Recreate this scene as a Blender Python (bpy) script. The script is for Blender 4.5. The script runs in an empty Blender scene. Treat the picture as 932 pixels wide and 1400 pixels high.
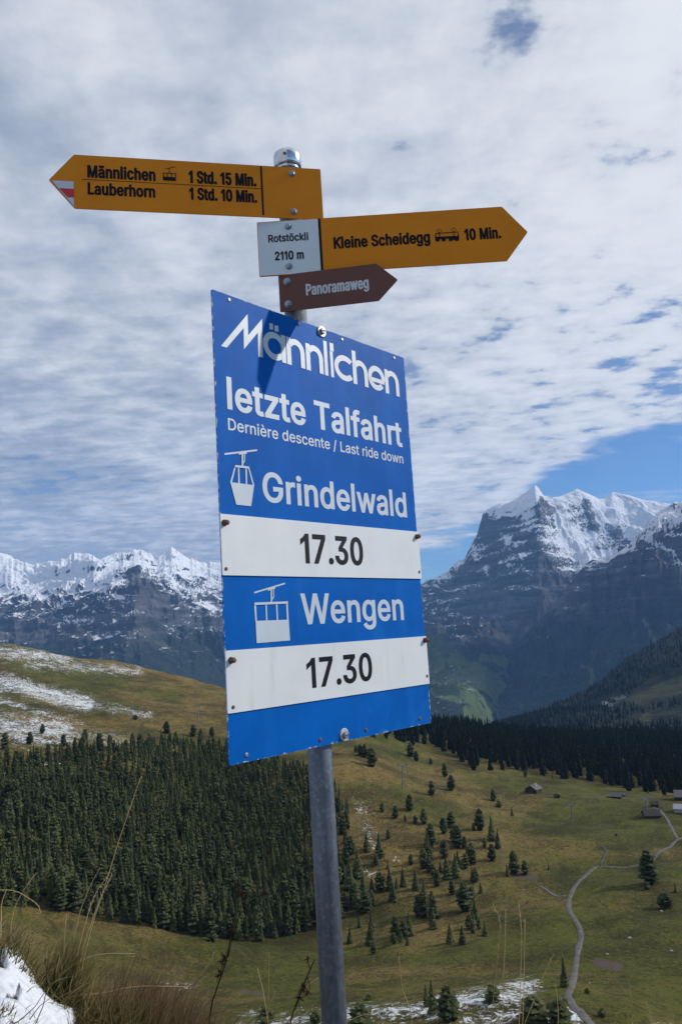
import bpy, math, random
import numpy as np

# ------------------------------------------------------------------ camera, sky, sun, exposure
F_PX, CX, CY, W_PX, H_PX = 1077.0, 466.0, 700.0, 932.0, 1400.0
PITCH, ROLL = math.radians(8.77043), math.radians(-3.51012)
SUN_AZ, SUN_EL = math.radians(79.5), math.radians(29.0)
EXPOSURE = 0.12
HAZE = 3.7e-5
S = bpy.context.scene
C = S.collection

_F = np.array([0.0, math.cos(PITCH), math.sin(PITCH)])
_R = np.array([1.0, 0.0, 0.0])
_U = np.cross(_R, _F)
CR = math.cos(ROLL) * _R + math.sin(ROLL) * _U
CU = -math.sin(ROLL) * _R + math.cos(ROLL) * _U
CF = _F

cam = bpy.data.cameras.new('camera')
cam.sensor_fit = 'VERTICAL'
cam.sensor_height = 36.0
cam.lens = F_PX / H_PX * 36.0
cam.clip_start = 0.05
cam.clip_end = 60000
camo = bpy.data.objects.new('camera', cam)
C.objects.link(camo)
from mathutils import Matrix
camo.matrix_world = Matrix(((CR[0], CU[0], -CF[0], 0), (CR[1], CU[1], -CF[1], 0), (CR[2], CU[2], -CF[2], 0), (0, 0, 0, 1)))
S.camera = camo

S.view_settings.view_transform = 'Standard'
S.view_settings.look = 'None'
S.view_settings.exposure = EXPOSURE
S.view_settings.gamma = 1.0
S.view_settings.use_curve_mapping = False
S.render.engine = 'CYCLES'
S.cycles.volume_bounces = 1
S.cycles.max_bounces = 6
S.cycles.use_denoising = True

sun = bpy.data.lights.new('sun', 'SUN')
sun.energy = 3.4
sun.angle = math.radians(0.5)
sun.color = (1.0, 0.95, 0.87)
suno = bpy.data.objects.new('sun', sun)
C.objects.link(suno)
SUN_DIR = np.array([math.sin(SUN_AZ) * math.cos(SUN_EL), math.cos(SUN_AZ) * math.cos(SUN_EL), math.sin(SUN_EL)])
from mathutils import Vector
suno.rotation_euler = Vector(SUN_DIR).to_track_quat('Z', 'Y').to_euler()


class NT:
    """small helper for node trees"""
    def __init__(s, tree):
        s.t = tree
        s.t.nodes.clear()

    def n(s, typ, **kw):
        nd = s.t.nodes.new(typ)
        for k, v in kw.items():
            setattr(nd, k, v)
        return nd

    def put(s, sock, v):
        if v is None:
            return
        if hasattr(v, 'is_output'):
            s.t.links.new(v, sock)
        else:
            if isinstance(v, (tuple, list)) and len(v) == 3 and sock.type == 'RGBA':
                v = (*v, 1)
            sock.default_value = v

    def math(s, op, a, b=None, c=None, clamp=False):
        m = s.n('ShaderNodeMath', operation=op, use_clamp=clamp)
        s.put(m.inputs[0], a)
        s.put(m.inputs[1], b)
        s.put(m.inputs[2], c)
        return m.outputs[0]

    def mix(s, f, a, b):
        m = s.n('ShaderNodeMix', data_type='RGBA')
        s.put(m.inputs[0], f)
        s.put(m.inputs[6], a)
        s.put(m.inputs[7], b)
        return m.outputs[2]

    def step(s, x, lo, hi, a=0.0, b=1.0):
        m = s.n('ShaderNodeMapRange', interpolation_type='SMOOTHSTEP')
        s.put(m.inputs[0], x)
        s.put(m.inputs[1], lo)
        s.put(m.inputs[2], hi)
        s.put(m.inputs[3], a)
        s.put(m.inputs[4], b)
        return m.outputs[0]

    def noise(s, vec, scale, detail=4, rough=0.55, dist=0.0):
        m = s.n('ShaderNodeTexNoise')
        s.put(m.inputs['Vector'], vec)
        m.inputs['Scale'].default_value = scale
        m.inputs['Detail'].default_value = detail
        m.inputs['Roughness'].default_value = rough
        m.inputs['Distortion'].default_value = dist
        return m.outputs['Fac']

    def vmath(s, op, a, b=None):
        m = s.n('ShaderNodeVectorMath', operation=op)
        s.put(m.inputs[0], a)
        if b is not None:
            s.put(m.inputs[1], b)
        return m.outputs['Value'] if op in ('DOT_PRODUCT', 'LENGTH') else m.outputs[0]

    def attr(s, name):
        return s.n('ShaderNodeAttribute', attribute_name=name).outputs['Fac']

    def pos(s):
        return s.n('ShaderNodeNewGeometry').outputs['Position']


def make_world():
    w = bpy.data.worlds.new('World')
    S.world = w
    w.use_nodes = True
    t = NT(w.node_tree)
    sky = t.n('ShaderNodeTexSky', sky_type='NISHITA')
    sky.sun_disc = False
    sky.sun_elevation = SUN_EL
    sky.sun_rotation = SUN_AZ
    sky.altitude = 2100
    sky.air_density = 1.0
    sky.dust_density = 0.15
    sky.ozone_density = 1.2
    gen = t.n('ShaderNodeTexCoord').outputs['Generated']
    sep = t.n('ShaderNodeSeparateXYZ')
    t.put(sep.inputs[0], gen)
    x, y, z = sep.outputs
    zc = t.math('MAXIMUM', z, 0.0)
    # a flat cloud deck seen from below: project the view direction on it
    den = t.math('ADD', zc, 0.11)
    px = t.math('DIVIDE', x, den)
    py = t.math('DIVIDE', y, den)
    cmb = t.n('ShaderNodeCombineXYZ')
    t.put(cmb.inputs[0], px)
    t.put(cmb.inputs[1], py)
    p = cmb.outputs[0]

    def mapped(rot, sc, loc=(0, 0, 0)):
        mp = t.n('ShaderNodeMapping')
        mp.inputs['Rotation'].default_value = (0, 0, math.radians(rot))
        mp.inputs['Scale'].default_value = (*sc, 1)
        mp.inputs['Location'].default_value = loc
        t.put(mp.inputs[0], p)
        return mp.outputs[0]
    big = t.noise(mapped(35, (1.3, 0.75)), 1.1, 4, 0.5, 0.4)
    mid = t.noise(mapped(30, (1.25, 0.85), (5.2, 1.3, 0)), 4.4, 6, 0.58, 0.15)
    rip = t.noise(mapped(-14, (0.75, 1.2), (3.1, 1.7, 0)), 11.0, 5, 0.55, 0.12)
    az = t.math('ARCTAN2', x, y)
    el = t.math('ARCSINE', z)
    # the deck ends in a slanting edge low on the right
    edge = t.math('ADD', 0.10, t.math('MULTIPLY', t.math('ADD', az, -0.115), 0.25))
    edge = t.math('ADD', edge, t.step(az, 0.19, 0.26, 0.0, 0.045))
    edge = t.math('ADD', edge, t.math('MULTIPLY', t.math('SUBTRACT', t.noise(mapped(10, (.5, 1.0)), 3.2, 6, 0.62), 0.5), 0.11))
    low = t.step(t.math('SUBTRACT', el, edge), -0.008, 0.018)
    rightness = t.step(az, 0.02, 0.10)
    gap = t.math('MULTIPLY', t.math('SUBTRACT', 1.0, low), rightness)
    holes_r = t.step(az, 0.02, 0.38)
    cov = t.math('ADD', t.math('MULTIPLY', big, 0.50), t.math('ADD', t.math('MULTIPLY', mid, 0.62), t.math('MULTIPLY', rip, 0.48)))
    thr = t.math('ADD', 0.582, t.math('MULTIPLY', holes_r, 0.082))
    thr = t.math('SUBTRACT', thr, t.step(el, 0.35, 0.60, 0.0, 0.055))
    dens = t.step(t.math('SUBTRACT', cov, thr), -0.02, 0.13)
    veil = t.math('MULTIPLY', t.step(cov, 0.30, 0.62), t.math('SUBTRACT', 0.5, t.math('MULTIPLY', holes_r, 0.3)))
    dens = t.math('MAXIMUM', dens, veil)
    dens = t.math('MULTIPLY', dens, t.math('SUBTRACT', 1.0, t.math('MULTIPLY', gap, 0.96)))
    wisp = t.math('MULTIPLY', t.step(t.noise(mapped(0, (.35, 1.3), (1.0, 4.0, 0)), 3.0, 6, 0.6), 0.54, 0.72), t.math('MULTIPLY', gap, 0.6))
    dens = t.math('MAXIMUM', dens, wisp)
    # brightness of the deck
    br = t.math('ADD', t.math('MULTIPLY', t.math('SUBTRACT', mid, 0.5), 1.35), t.math('MULTIPLY', t.math('SUBTRACT', rip, 0.5), t.step(el, 0.62, 0.25, 0.7, 1.5)))
    br = t.math('ADD', br, t.math('MULTIPLY', t.math('SUBTRACT', big, 0.5), 1.5))
    sunv = t.vmath('DOT_PRODUCT', gen, tuple(SUN_DIR))
    br = t.math('ADD', br, t.math('MULTIPLY', t.step(sunv, 0.0, 0.9), 0.50))
    br = t.math('ADD', br, t.math('MULTIPLY', t.step(el, 0.30, 0.02), -0.10))
    br = t.math('ADD', br, t.step(az, -0.45, 0.15, -0.14, 0.08))
    shade = t.step(br, -0.55, 0.80)
    col = t.mix(shade, (3.0, 3.55, 4.5), (7.7, 7.9, 8.2))
    clear = t.n('ShaderNodeMix', data_type='RGBA', blend_type='MULTIPLY')
    clear.inputs[0].default_value = 1.0
    t.put(clear.inputs[6], sky.outputs[0])
    clear.inputs[7].default_value = (0.50, 0.74, 1.0, 1)
    out = t.mix(dens, clear.outputs[2], col)
    bg = t.n('ShaderNodeBackground')
    t.put(bg.inputs[0], out)
    bg.inputs[1].default_value = 0.10
    o = t.n('ShaderNodeOutputWorld')
    t.put(o.inputs[0], bg.outputs[0])


make_world()

# ------------------------------------------------------------------ numeric helpers
rng = np.random.default_rng(7)
random.seed(7)


def ray(px, py):
    d = CF + CR * ((px - CX) / F_PX) - CU * ((py - CY) / F_PX)
    return d / np.linalg.norm(d)


def project(P):
    d = P @ CF
    d = np.where(np.abs(d) < 1e-6, 1e-6, d)
    return CX + F_PX * (P @ CR) / d, CY - F_PX * (P @ CU) / d, d


def tan_at(az, py):
    """tangent of elevation of the picture row py along azimuth az"""
    a = np.array([math.sin(az), math.cos(az), 0.0])
    k = (CY - py) / F_PX
    # (a.U + t U_z) = k (a.F + t F_z)
    return (k * (a @ CF) - a @ CU) / (CU[2] - k * CF[2])


def az_of(px, py):
    d = ray(px, py)
    return math.atan2(d[0], d[1])


_perm = np.random.default_rng(11).permutation(1024)
_perm = np.concatenate([_perm, _perm])
_g2 = np.stack([np.cos(np.arange(1024) * 2.39996), np.sin(np.arange(1024) * 2.39996)], 1)


def perlin(x, y):
    xi = np.floor(x).astype(np.int64)
    yi = np.floor(y).astype(np.int64)
    xf, yf = x - xi, y - yi
    u = xf * xf * xf * (xf * (xf * 6 - 15) + 10)
    v = yf * yf * yf * (yf * (yf * 6 - 15) + 10)

    def g(i, j, dx, dy):
        h = _perm[(_perm[i & 1023] + j) & 1023]
        return _g2[h, 0] * dx + _g2[h, 1] * dy
    a = g(xi, yi, xf, yf)
    b = g(xi + 1, yi, xf - 1, yf)
    c = g(xi, yi + 1, xf, yf - 1)
    d = g(xi + 1, yi + 1, xf - 1, yf - 1)
    return (a + u * (b - a) + v * ((c + u * (d - c)) - (a + u * (b - a)))) * 1.5


def fbm(x, y, oct=5, gain=0.5, lac=2.03):
    s, a = 0, 1.0
    for i in range(oct):
        s = s + a * perlin(x + i * 17.3, y - i * 9.1)
        x, y = x * lac, y * lac
        a *= gain
    return s


def ridged(x, y, oct=6, gain=0.52, lac=2.07):
    s, a, w, tot = 0, 1.0, 1.0, 0
    for i in range(oct):
        n = 1 - np.abs(perlin(x + i * 31.7, y + i * 13.3))
        n = n * n * w
        s = s + a * n
        tot += a
        w = np.clip(n * 1.6, 0, 1)
        x, y = x * lac, y * lac
        a *= gain
    return s / tot


def sstep(x, lo, hi):
    t = np.clip((x - lo) / (hi - lo), 0, 1)
    return t * t * (3 - 2 * t)


def pchip(xs, ys, xq):
    """monotone cubic through (xs, ys[k, ...]) at xq"""
    xs = np.asarray(xs, float)
    ys = np.asarray(ys, float)
    h = np.diff(xs)
    hs = h.reshape(-1, *([1] * (ys.ndim - 1)))
    dl = np.diff(ys, axis=0) / hs
    m = np.zeros_like(ys)
    a, b = dl[:-1], dl[1:]
    prod = a * b
    w1, w2 = 2 * hs[1:] + hs[:-1], hs[1:] + 2 * hs[:-1]
    with np.errstate(divide='ignore', invalid='ignore'):
        hm = (w1 + w2) / (w1 / a + w2 / b)
    m[1:-1] = np.where(prod > 0, hm, 0)
    m[0], m[-1] = dl[0], dl[-1]
    k = np.clip(np.searchsorted(xs, xq) - 1, 0, len(xs) - 2)
    sh = (-1, *([1] * (ys.ndim - 1)))
    t = np.clip((xq - xs[k]) / h[k], 0, 1).reshape(sh)
    hh = h[k].reshape(sh)
    t2, t3 = t * t, t * t * t
    return (2 * t3 - 3 * t2 + 1) * ys[k] + (t3 - 2 * t2 + t) * hh * m[k] + (-2 * t3 + 3 * t2) * ys[k + 1] + (t3 - t2) * hh * m[k + 1]


# ------------------------------------------------------------------ object helpers
def mesh_obj(name, verts, faces, mats, parent=None, smooth=False, mat_idx=None, attrs=None):
    me = bpy.data.meshes.new(name)
    verts = np.asarray(verts, np.float32)
    if isinstance(faces, np.ndarray):
        nf, k = faces.shape
        me.vertices.add(len(verts))
        me.vertices.foreach_set('co', verts.ravel())
        me.loops.add(nf * k)
        me.loops.foreach_set('vertex_index', faces.astype(np.int32).ravel())
        me.polygons.add(nf)
        me.polygons.foreach_set('loop_start', np.arange(0, nf * k, k, dtype=np.int32))
        me.update(calc_edges=True)
    else:
        me.from_pydata([tuple(map(float, v)) for v in verts], [], faces)
    for m in (mats if isinstance(mats, (list, tuple)) else [mats]):
        me.materials.append(m)
    if mat_idx is not None:
        me.polygons.foreach_set('material_index', np.asarray(mat_idx, np.int32))
    me.polygons.foreach_set('use_smooth', np.full(len(me.polygons), smooth))
    for k, v in (attrs or {}).items():
        a = me.attributes.new(k, 'FLOAT', 'POINT')
        a.data.foreach_set('value', np.asarray(v, np.float32))
    me.update()
    o = bpy.data.objects.new(name, me)
    C.objects.link(o)
    if parent is not None:
        o.parent = parent
    return o


def thing(name, label, cat, loc=(0, 0, 0), rotz=0.0, group=None):
    o = bpy.data.objects.new(name, None)
    o.empty_display_size = 0.1
    C.objects.link(o)
    o.location = tuple(map(float, loc))
    o.rotation_euler = (0, 0, rotz)
    tag(o, label, cat, group)
    return o


def tag(o, label, cat, group=None, kind=None):
    o['label'] = label
    o['category'] = cat
    if group:
        o['group'] = group
    if kind:
        o['kind'] = kind
    return o


class MB:
    """collects shapes into one mesh"""
    def __init__(s):
        s.v, s.f, s.m = [], [], []

    def add(s, vs, fs, mi=0):
        b = len(s.v)
        s.v += [tuple(map(float, v)) for v in vs]
        s.f += [tuple(int(i) + b for i in f) for f in fs]
        s.m += [mi] * len(fs)
        return s

    def prism(s, poly, y0, y1, mi=0):
        """polygon in the x,z plane, extruded from y0 (front) to y1 (back)"""
        n = len(poly)
        ar = sum(poly[i][0] * poly[(i + 1) % n][1] - poly[(i + 1) % n][0] * poly[i][1] for i in range(n))
        if ar < 0:
            poly = poly[::-1]
        vs = [(x, y0, z) for x, z in poly] + [(x, y1, z) for x, z in poly]
        fs = [tuple(range(n)), tuple(range(2 * n - 1, n - 1, -1))]
        fs += [(i, i + n, (i + 1) % n + n, (i + 1) % n) for i in range(n)]
        return s.add(vs, fs, mi)

    def flat(s, poly, y, mi=0):
        n = len(poly)
        ar = sum(poly[i][0] * poly[(i + 1) % n][1] - poly[(i + 1) % n][0] * poly[i][1] for i in range(n))
        if ar < 0:
            poly = poly[::-1]
        return s.add([(x, y, z) for x, z in poly], [tuple(range(n))], mi)

    def box(s, x0, x1, y0, y1, z0, z1, mi=0):
        return s.prism([(x0, z0), (x1, z0), (x1, z1), (x0, z1)], y0, y1, mi)

    def rings(s, rings, close0=True, close1=True, mi=0):
        """list of rings (lists of points of equal length) skinned into a tube"""
        n = len(rings[0])
        vs = [p for r in rings for p in r]
        fs = []
        for k in range(len(rings) - 1):
            for i in range(n):
                j = (i + 1) % n
                fs.append((k * n + i, k * n + j, (k + 1) * n + j, (k + 1) * n + i))
        if close0:
            fs.append(tuple(range(n - 1, -1, -1)))
        if close1:
            fs.append(tuple(range((len(rings) - 1) * n, len(rings) * n)))
        return s.add(vs, fs, mi)

    def lathe_z(s, prof, n=24, c=(0, 0), mi=0):
        return s.rings([[(c[0] + r * math.cos(2 * math.pi * i / n), c[1] + r * math.sin(2 * math.pi * i / n), z) for i in range(n)] for r, z in prof], mi=mi)

    def lathe_y(s, prof, cx, cz, n=16, mi=0, rot=0.0):
        """profile (r, y) turned about an axis along y"""
        return s.rings([[(cx + r * math.cos(rot + 2 * math.pi * i / n), y, cz + r * math.sin(rot + 2 * math.pi * i / n)) for i in range(n)] for r, y in prof], mi=mi)

    def tube(s, pts, radii, n=6, mi=0):
        pts = [np.asarray(p, float) for p in pts]
        rings = []
        for k, p in enumerate(pts):
            d = pts[min(k + 1, len(pts) - 1)] - pts[max(k - 1, 0)]
            d = d / (np.linalg.norm(d) + 1e-9)
            a = np.cross(d, [0.3, 0.9, 0.31] if abs(d[2]) > 0.8 else [0, 0, 1])
            a /= np.linalg.norm(a) + 1e-9
            b = np.cross(d, a)
            r = radii[k] if hasattr(radii, '__len__') else radii
            rings.append([p + r * (math.cos(2 * math.pi * i / n) * a + math.sin(2 * math.pi * i / n) * b) for i in range(n)])
        return s.rings(rings, mi=mi)

    def build(s, name, mats, parent=None, smooth=False):
        o = mesh_obj(name, s.v, s.f, mats, parent, smooth, s.m)
        return o


# ------------------------------------------------------------------ materials
def principled(name, base, rough=0.6, metal=0.0, spec=0.5):
    m = bpy.data.materials.new(name)
    m.use_nodes = True
    t = NT(m.node_tree)
    b = t.n('ShaderNodeBsdfPrincipled')
    b.inputs['Roughness'].default_value = rough
    b.inputs['Metallic'].default_value = metal
    b.inputs['Specular IOR Level'].default_value = spec
    o = t.n('ShaderNodeOutputMaterial')
    t.put(o.inputs[0], b.outputs[0])
    if base is not None:
        t.put(b.inputs['Base Color'], base)
    return m, t, b


def bump(t, b, h, strength=0.3, dist=0.01):
    n = t.n('ShaderNodeBump')
    n.inputs['Strength'].default_value = strength
    n.inputs['Distance'].default_value = dist
    t.put(n.inputs['Height'], h)
    t.put(b.inputs['Normal'], n.outputs[0])


def painted(name, base, rough=0.4, var=0.12, specks=None, dirt=None, spec=0.5):
    """painted sheet metal with faint mottling, optional paint chips and grime"""
    m, t, b = principled(name, None, rough, 0, spec)
    p = t.n('ShaderNodeTexCoord').outputs['Object']
    n1 = t.noise(p, 7, 5, 0.6)
    col = t.mix(t.step(n1, 0.3, 0.7), tuple(c * (1 - var) for c in base), tuple(min(1, c * (1 + var)) for c in base))
    if dirt:
        mp = t.n('ShaderNodeMapping')
        mp.inputs['Scale'].default_value = (1, 1, 0.12)
        t.put(mp.inputs[0], p)
        d = t.step(t.noise(mp.outputs[0], 26, 5, 0.65), 0.55, 0.78)
        col = t.mix(t.math('MULTIPLY', d, 0.35), col, dirt)
    if specks:
        s_ = t.step(t.noise(p, 60, 3, 0.7), 0.755, 0.78)
        col = t.mix(s_, col, specks)
        mp = t.n('ShaderNodeMapping')
        mp.inputs['Scale'].default_value = (9, 1, 0.9)
        t.put(mp.inputs[0], p)
        sx = t.n('ShaderNodeSeparateXYZ')
        t.put(sx.inputs[0], p)
        ed = t.math('MINIMUM', t.math('MINIMUM', sx.outputs[0], t.math('SUBTRACT', 0.6778, sx.outputs[0])), t.math('MINIMUM', sx.outputs[2], t.math('SUBTRACT', 0.991, sx.outputs[2])))
        chip = t.step(t.math('SUBTRACT', t.math('MULTIPLY', t.noise(p, 38, 5, 0.75), 0.030), ed), 0.0145, 0.0165)
        col = t.mix(chip, col, (0.42, 0.47, 0.52))
        col = t.mix(t.step(t.noise(mp.outputs[0], 1.6, 5, 0.6), 0.5, 0.75, 0.0, 0.22), col, (0.02, 0.19, 0.56))
        col = t.mix(t.step(t.noise(p, 3.2, 6, 0.7, 1.2), 0.58, 0.66, 0.0, 0.22), col, (0.02, 0.17, 0.50))
        mp = t.n('ShaderNodeMapping')
        mp.inputs['Rotation'].default_value = (0, 0.6, 0)
        mp.inputs['Scale'].default_value = (120, 1, 7)
        t.put(mp.inputs[0], p)
        sc = t.step(t.noise(mp.outputs[0], 1.0, 2, 0.5), 0.74, 0.78)
        col = t.mix(t.math('MULTIPLY', sc, 0.25), col, specks)
    t.put(b.inputs['Base Color'], col)
    r = t.math('ADD', rough - 0.08, t.math('MULTIPLY', t.noise(p, 12, 4, 0.6), 0.16))
    t.put(b.inputs['Roughness'], r)
    bump(t, b, t.noise(p, 5, 2, 0.5), 0.12, 0.004)
    return m


M_BLUE = painted('blue_enamel', (0.0, 0.105, 0.43), 0.5, 0.10, specks=(0.35, 0.5, 0.7), spec=0.06)
M_WHITE_LET = painted('white_letter_film', (0.52, 0.57, 0.635), 0.45, 0.05, dirt=(0.3, 0.34, 0.38))
M_PLATE = painted('white_plate', (0.70, 0.705, 0.705), 0.4, 0.04, dirt=(0.5, 0.46, 0.40))
M_YELLOW = painted('yellow_sign_paint', (0.66, 0.215, 0.006), 0.45, 0.05, spec=0.2)
M_BROWN = painted('brown_sign_paint', (0.115, 0.032, 0.022), 0.42, 0.08)
M_WHITE_FIELD = painted('white_sign_field', (0.62, 0.68, 0.72), 0.45, 0.04)
M_BLACK = painted('black_letter_film', (0.005, 0.006, 0.009), 0.5, 0.1, spec=0.15)
M_RED = painted('red_stripe_paint', (0.55, 0.02, 0.03), 0.45, 0.06)
M_GREYLET = painted('grey_letter_film', (0.55, 0.56, 0.60), 0.45, 0.05)
M_ALU_EDGE, _, _ = principled('aluminium_edge', (0.55, 0.56, 0.58), 0.35, 0.8)


def metal_mat(name, c0, c1, rough, metal, rust=0.0, streak=True):
    m, t, b = principled(name, None, rough, metal)
    p = t.n('ShaderNodeTexCoord').outputs['Object']
    mp = t.n('ShaderNodeMapping')
    mp.inputs['Scale'].default_value = (1, 1, 0.15 if streak else 1)
    t.put(mp.inputs[0], p)
    n = t.noise(mp.outputs[0], 60, 6, 0.65)
    col = t.mix(t.step(n, 0.3, 0.7), c0, c1)
    if streak:
        col = t.mix(t.step(t.noise(p, 95, 4, 0.7), 0.50, 0.66, 0.0, 0.45), col, tuple(c * 1.7 for c in c1))
        col = t.mix(t.step(t.noise(p, 30, 5, 0.7), 0.56, 0.70, 0.0, 0.4), col, tuple(c * .5 for c in c0))
    if rust:
        col = t.mix(t.math('MULTIPLY', t.step(t.noise(p, 240, 4, 0.6), 0.48, 0.6), rust), col, (0.14, 0.045, 0.015))
    t.put(b.inputs['Base Color'], col)
    t.put(b.inputs['Roughness'], t.math('ADD', rough - 0.1, t.math('MULTIPLY', n, 0.2)))
    bump(t, b, t.noise(p, 180, 3, 0.6), 0.08, 0.001)
    return m


M_GALV = metal_mat('galvanised_steel', (0.10, 0.115, 0.145), (0.16, 0.18, 0.215), 0.5, 0.45)
M_CHROME = metal_mat('polished_cap', (0.6, 0.62, 0.65), (0.72, 0.74, 0.76), 0.22, 1.0, streak=False)
M_BOLT = metal_mat('bolt_steel', (0.22, 0.24, 0.29), (0.36, 0.385, 0.44), 0.45, 0.7, 0.0, False)
M_RUSTY = metal_mat('rusty_screw', (0.12, 0.075, 0.05), (0.2, 0.13, 0.09), 0.7, 0.5, 0.9, False)
M_WASHER = metal_mat('washer', (0.42, 0.42, 0.42), (0.6, 0.6, 0.6), 0.5, 0.4, 0.25, False)

# ------------------------------------------------------------------ ground: one sheet from the knoll to the valley forest
# picture rows seen along each column, with their distance; ('z', R, height) gives the height itself
COLS = {
    0: [('z', .3, -1.5), ('z', 1, -1.32), ('z', 2, -1.17), ('z', 3.0, -1.10), ('z', 3.7, -1.13), ('z', 4.6, -1.9), ('z', 10, -5.6), ('z', 60, -35), ('z', 150, -81),
        (190, 1360), (230, 1305), (290, 1238), (330, 1170), (400, 1080), (480, 1008), (560, 975), (650, 938), (740, 903), (830, 880), (1000, 930), (1200, 1010)],
    70: [('z', .3, -1.5), ('z', 1, -1.38), ('z', 2, -1.25), ('z', 2.8, -1.23), ('z', 3.4, -1.33), ('z', 4.6, -2.3), ('z', 10, -5.8), ('z', 60, -35), ('z', 150, -81),
         (190, 1375), (230, 1315), (290, 1245), (330, 1175), (400, 1085), (480, 1010), (560, 978), (650, 943), (740, 914), (830, 893), (1000, 942), (1200, 1015)],
    150: [('z', .3, -1.5), ('z', 1, -1.42), ('z', 2, -1.32), ('z', 2.8, -1.33), ('z', 3.4, -1.48), ('z', 4.6, -2.4), ('z', 10, -5.9), ('z', 60, -35), ('z', 150, -80),
          (190, 1385), (230, 1330), (262, 1290), (290, 1257), (330, 1187), (400, 1092), (480, 1017), (560, 984), (650, 953), (750, 925), (850, 904), (1000, 958), (1200, 1030)],
    300: [('z', .3, -1.5), ('z', 1, -1.52), ('z', 2, -1.5), ('z', 3, -1.62), ('z', 4, -2.2), ('z', 10, -6), ('z', 60, -35), ('z', 150, -79),
          (190, 1392), (240, 1340), (270, 1303), (300, 1272), (340, 1202), (400, 1117), (480, 1042), (560, 1000), (650, 970), (750, 947), (810, 939), (950, 985), (1200, 1050)],
    450: [('z', .3, -1.5), ('z', 1, -1.55), ('z', 2, -1.55), ('z', 3, -1.7), ('z', 4, -2.3), ('z', 10, -6), ('z', 60, -36), ('z', 130, -70),
          (165, 1400), (200, 1366), (240, 1330), (280, 1290), (320, 1225), (370, 1140), (420, 1080), (480, 1032), (560, 1002), (650, 982), (720, 972), (850, 1010), (1200, 1070)],
    600: [('z', .3, -1.5), ('z', 1, -1.58), ('z', 2, -1.6), ('z', 3, -1.8), ('z', 4, -2.4), ('z', 10, -6.1), ('z', 60, -36), ('z', 130, -70),
          (158, 1392), (185, 1358), (215, 1338), (250, 1302), (285, 1260), (330, 1200), (380, 1140), (430, 1100), (480, 1075), (560, 1045), (650, 1020), (750, 1003), (850, 1000), (1000, 1030), (1300, 1080)],
    760: [('z', .3, -1.5), ('z', 1, -1.62), ('z', 2, -1.65), ('z', 3, -1.9), ('z', 4, -2.5), ('z', 10, -6.2), ('z', 60, -36), ('z', 130, -70),
          (158, 1388), (185, 1352), (205, 1338), (250, 1290), (290, 1240), (340, 1190), (400, 1140), (460, 1105), (520, 1080), (580, 1066), (660, 1045), (800, 1022), (950, 1012), (1100, 1030), (1300, 1070)],
    932: [('z', .3, -1.5), ('z', 1, -1.66), ('z', 2, -1.75), ('z', 3, -2.0), ('z', 4, -2.6), ('z', 10, -6.4), ('z', 60, -37), ('z', 140, -80),
          (165, 1415), (190, 1385), (230, 1320), (270, 1270), (320, 1210), (370, 1165), (430, 1120), (480, 1100), (530, 1087), (590, 1078), (700, 1052), (850, 1028), (1000, 1012), (1150, 1030), (1300, 1070)],
}
NA, NR = 560, 640
AZ = np.linspace(math.radians(-44), math.radians(44), NA)
LR = np.linspace(math.log(0.3), math.log(1300), NR)
RR = np.exp(LR)
_ca, _ct = [], []
for pxc, ent in COLS.items():
    a = az_of(pxc, 1050)
    xs, ys = [], []
    for e in ent:
        if e[0] == 'z':
            xs.append(math.log(e[1]))
            ys.append(e[2] / e[1])
        else:
            xs.append(math.log(e[0]))
            ys.append(tan_at(a, e[1]))
    _ca.append(a)
    _ct.append(pchip(np.array(xs), np.array(ys), np.clip(LR, xs[0], xs[-1])))
_ca = np.array([_ca[0] - 0.5] + _ca + [_ca[-1] + 0.5])
_ct = np.array([_ct[0]] + _ct + [_ct[-1]])
TAN = pchip(_ca, _ct, AZ)                       # NA x NR
GX = np.sin(AZ)[:, None] * RR[None]
GY = np.cos(AZ)[:, None] * RR[None]
GZ = TAN * RR[None]
far = sstep(RR, 60, 160)[None]
GZ = GZ + far * (fbm(GX / 70, GY / 70, 5) * np.minimum(RR, 500)[None] * 0.0052 + fbm(GX / 16 + 5, GY / 16, 4) * 0.7)
hum = np.exp(-((np.log(RR) - math.log(160)) / 0.12) ** 2)[None]
GZ = GZ + hum * fbm(GX / 9, GY / 9, 4) * 1.1
mid_w = (sstep(RR, 3.5, 12) * (1 - sstep(RR, 60, 160)))[None]
GZ = GZ + mid_w * fbm(GX / 6, GY / 6, 3) * 0.15
near_w = (1 - sstep(RR, 4, 8))[None] * sstep(RR, 0.8, 1.6)[None]
GZ = GZ + near_w * (fbm(GX / 0.5, GY / 0.5, 4) * 0.035)

# picture position of every vertex, to place patches of snow, turf and soil on the ground
PXg, PYg, _ = project(np.stack([GX, GY, GZ], -1).reshape(-1, 3))
PXg, PYg = PXg.reshape(GX.shape), PYg.reshape(GX.shape)


def seg(x0, y0, x1, y1, w, s, lo=60, hi=2000):
    dx, dy = x1 - x0, y1 - y0
    t = np.clip(((PXg - x0) * dx + (PYg - y0) * dy) / (dx * dx + dy * dy + 1e-6), 0, 1)
    d = np.hypot(PXg - x0 - t * dx, (PYg - y0 - t * dy))
    return s * np.exp(-(d / w) ** 2) * ((RR > lo) & (RR < hi))[None]


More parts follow.
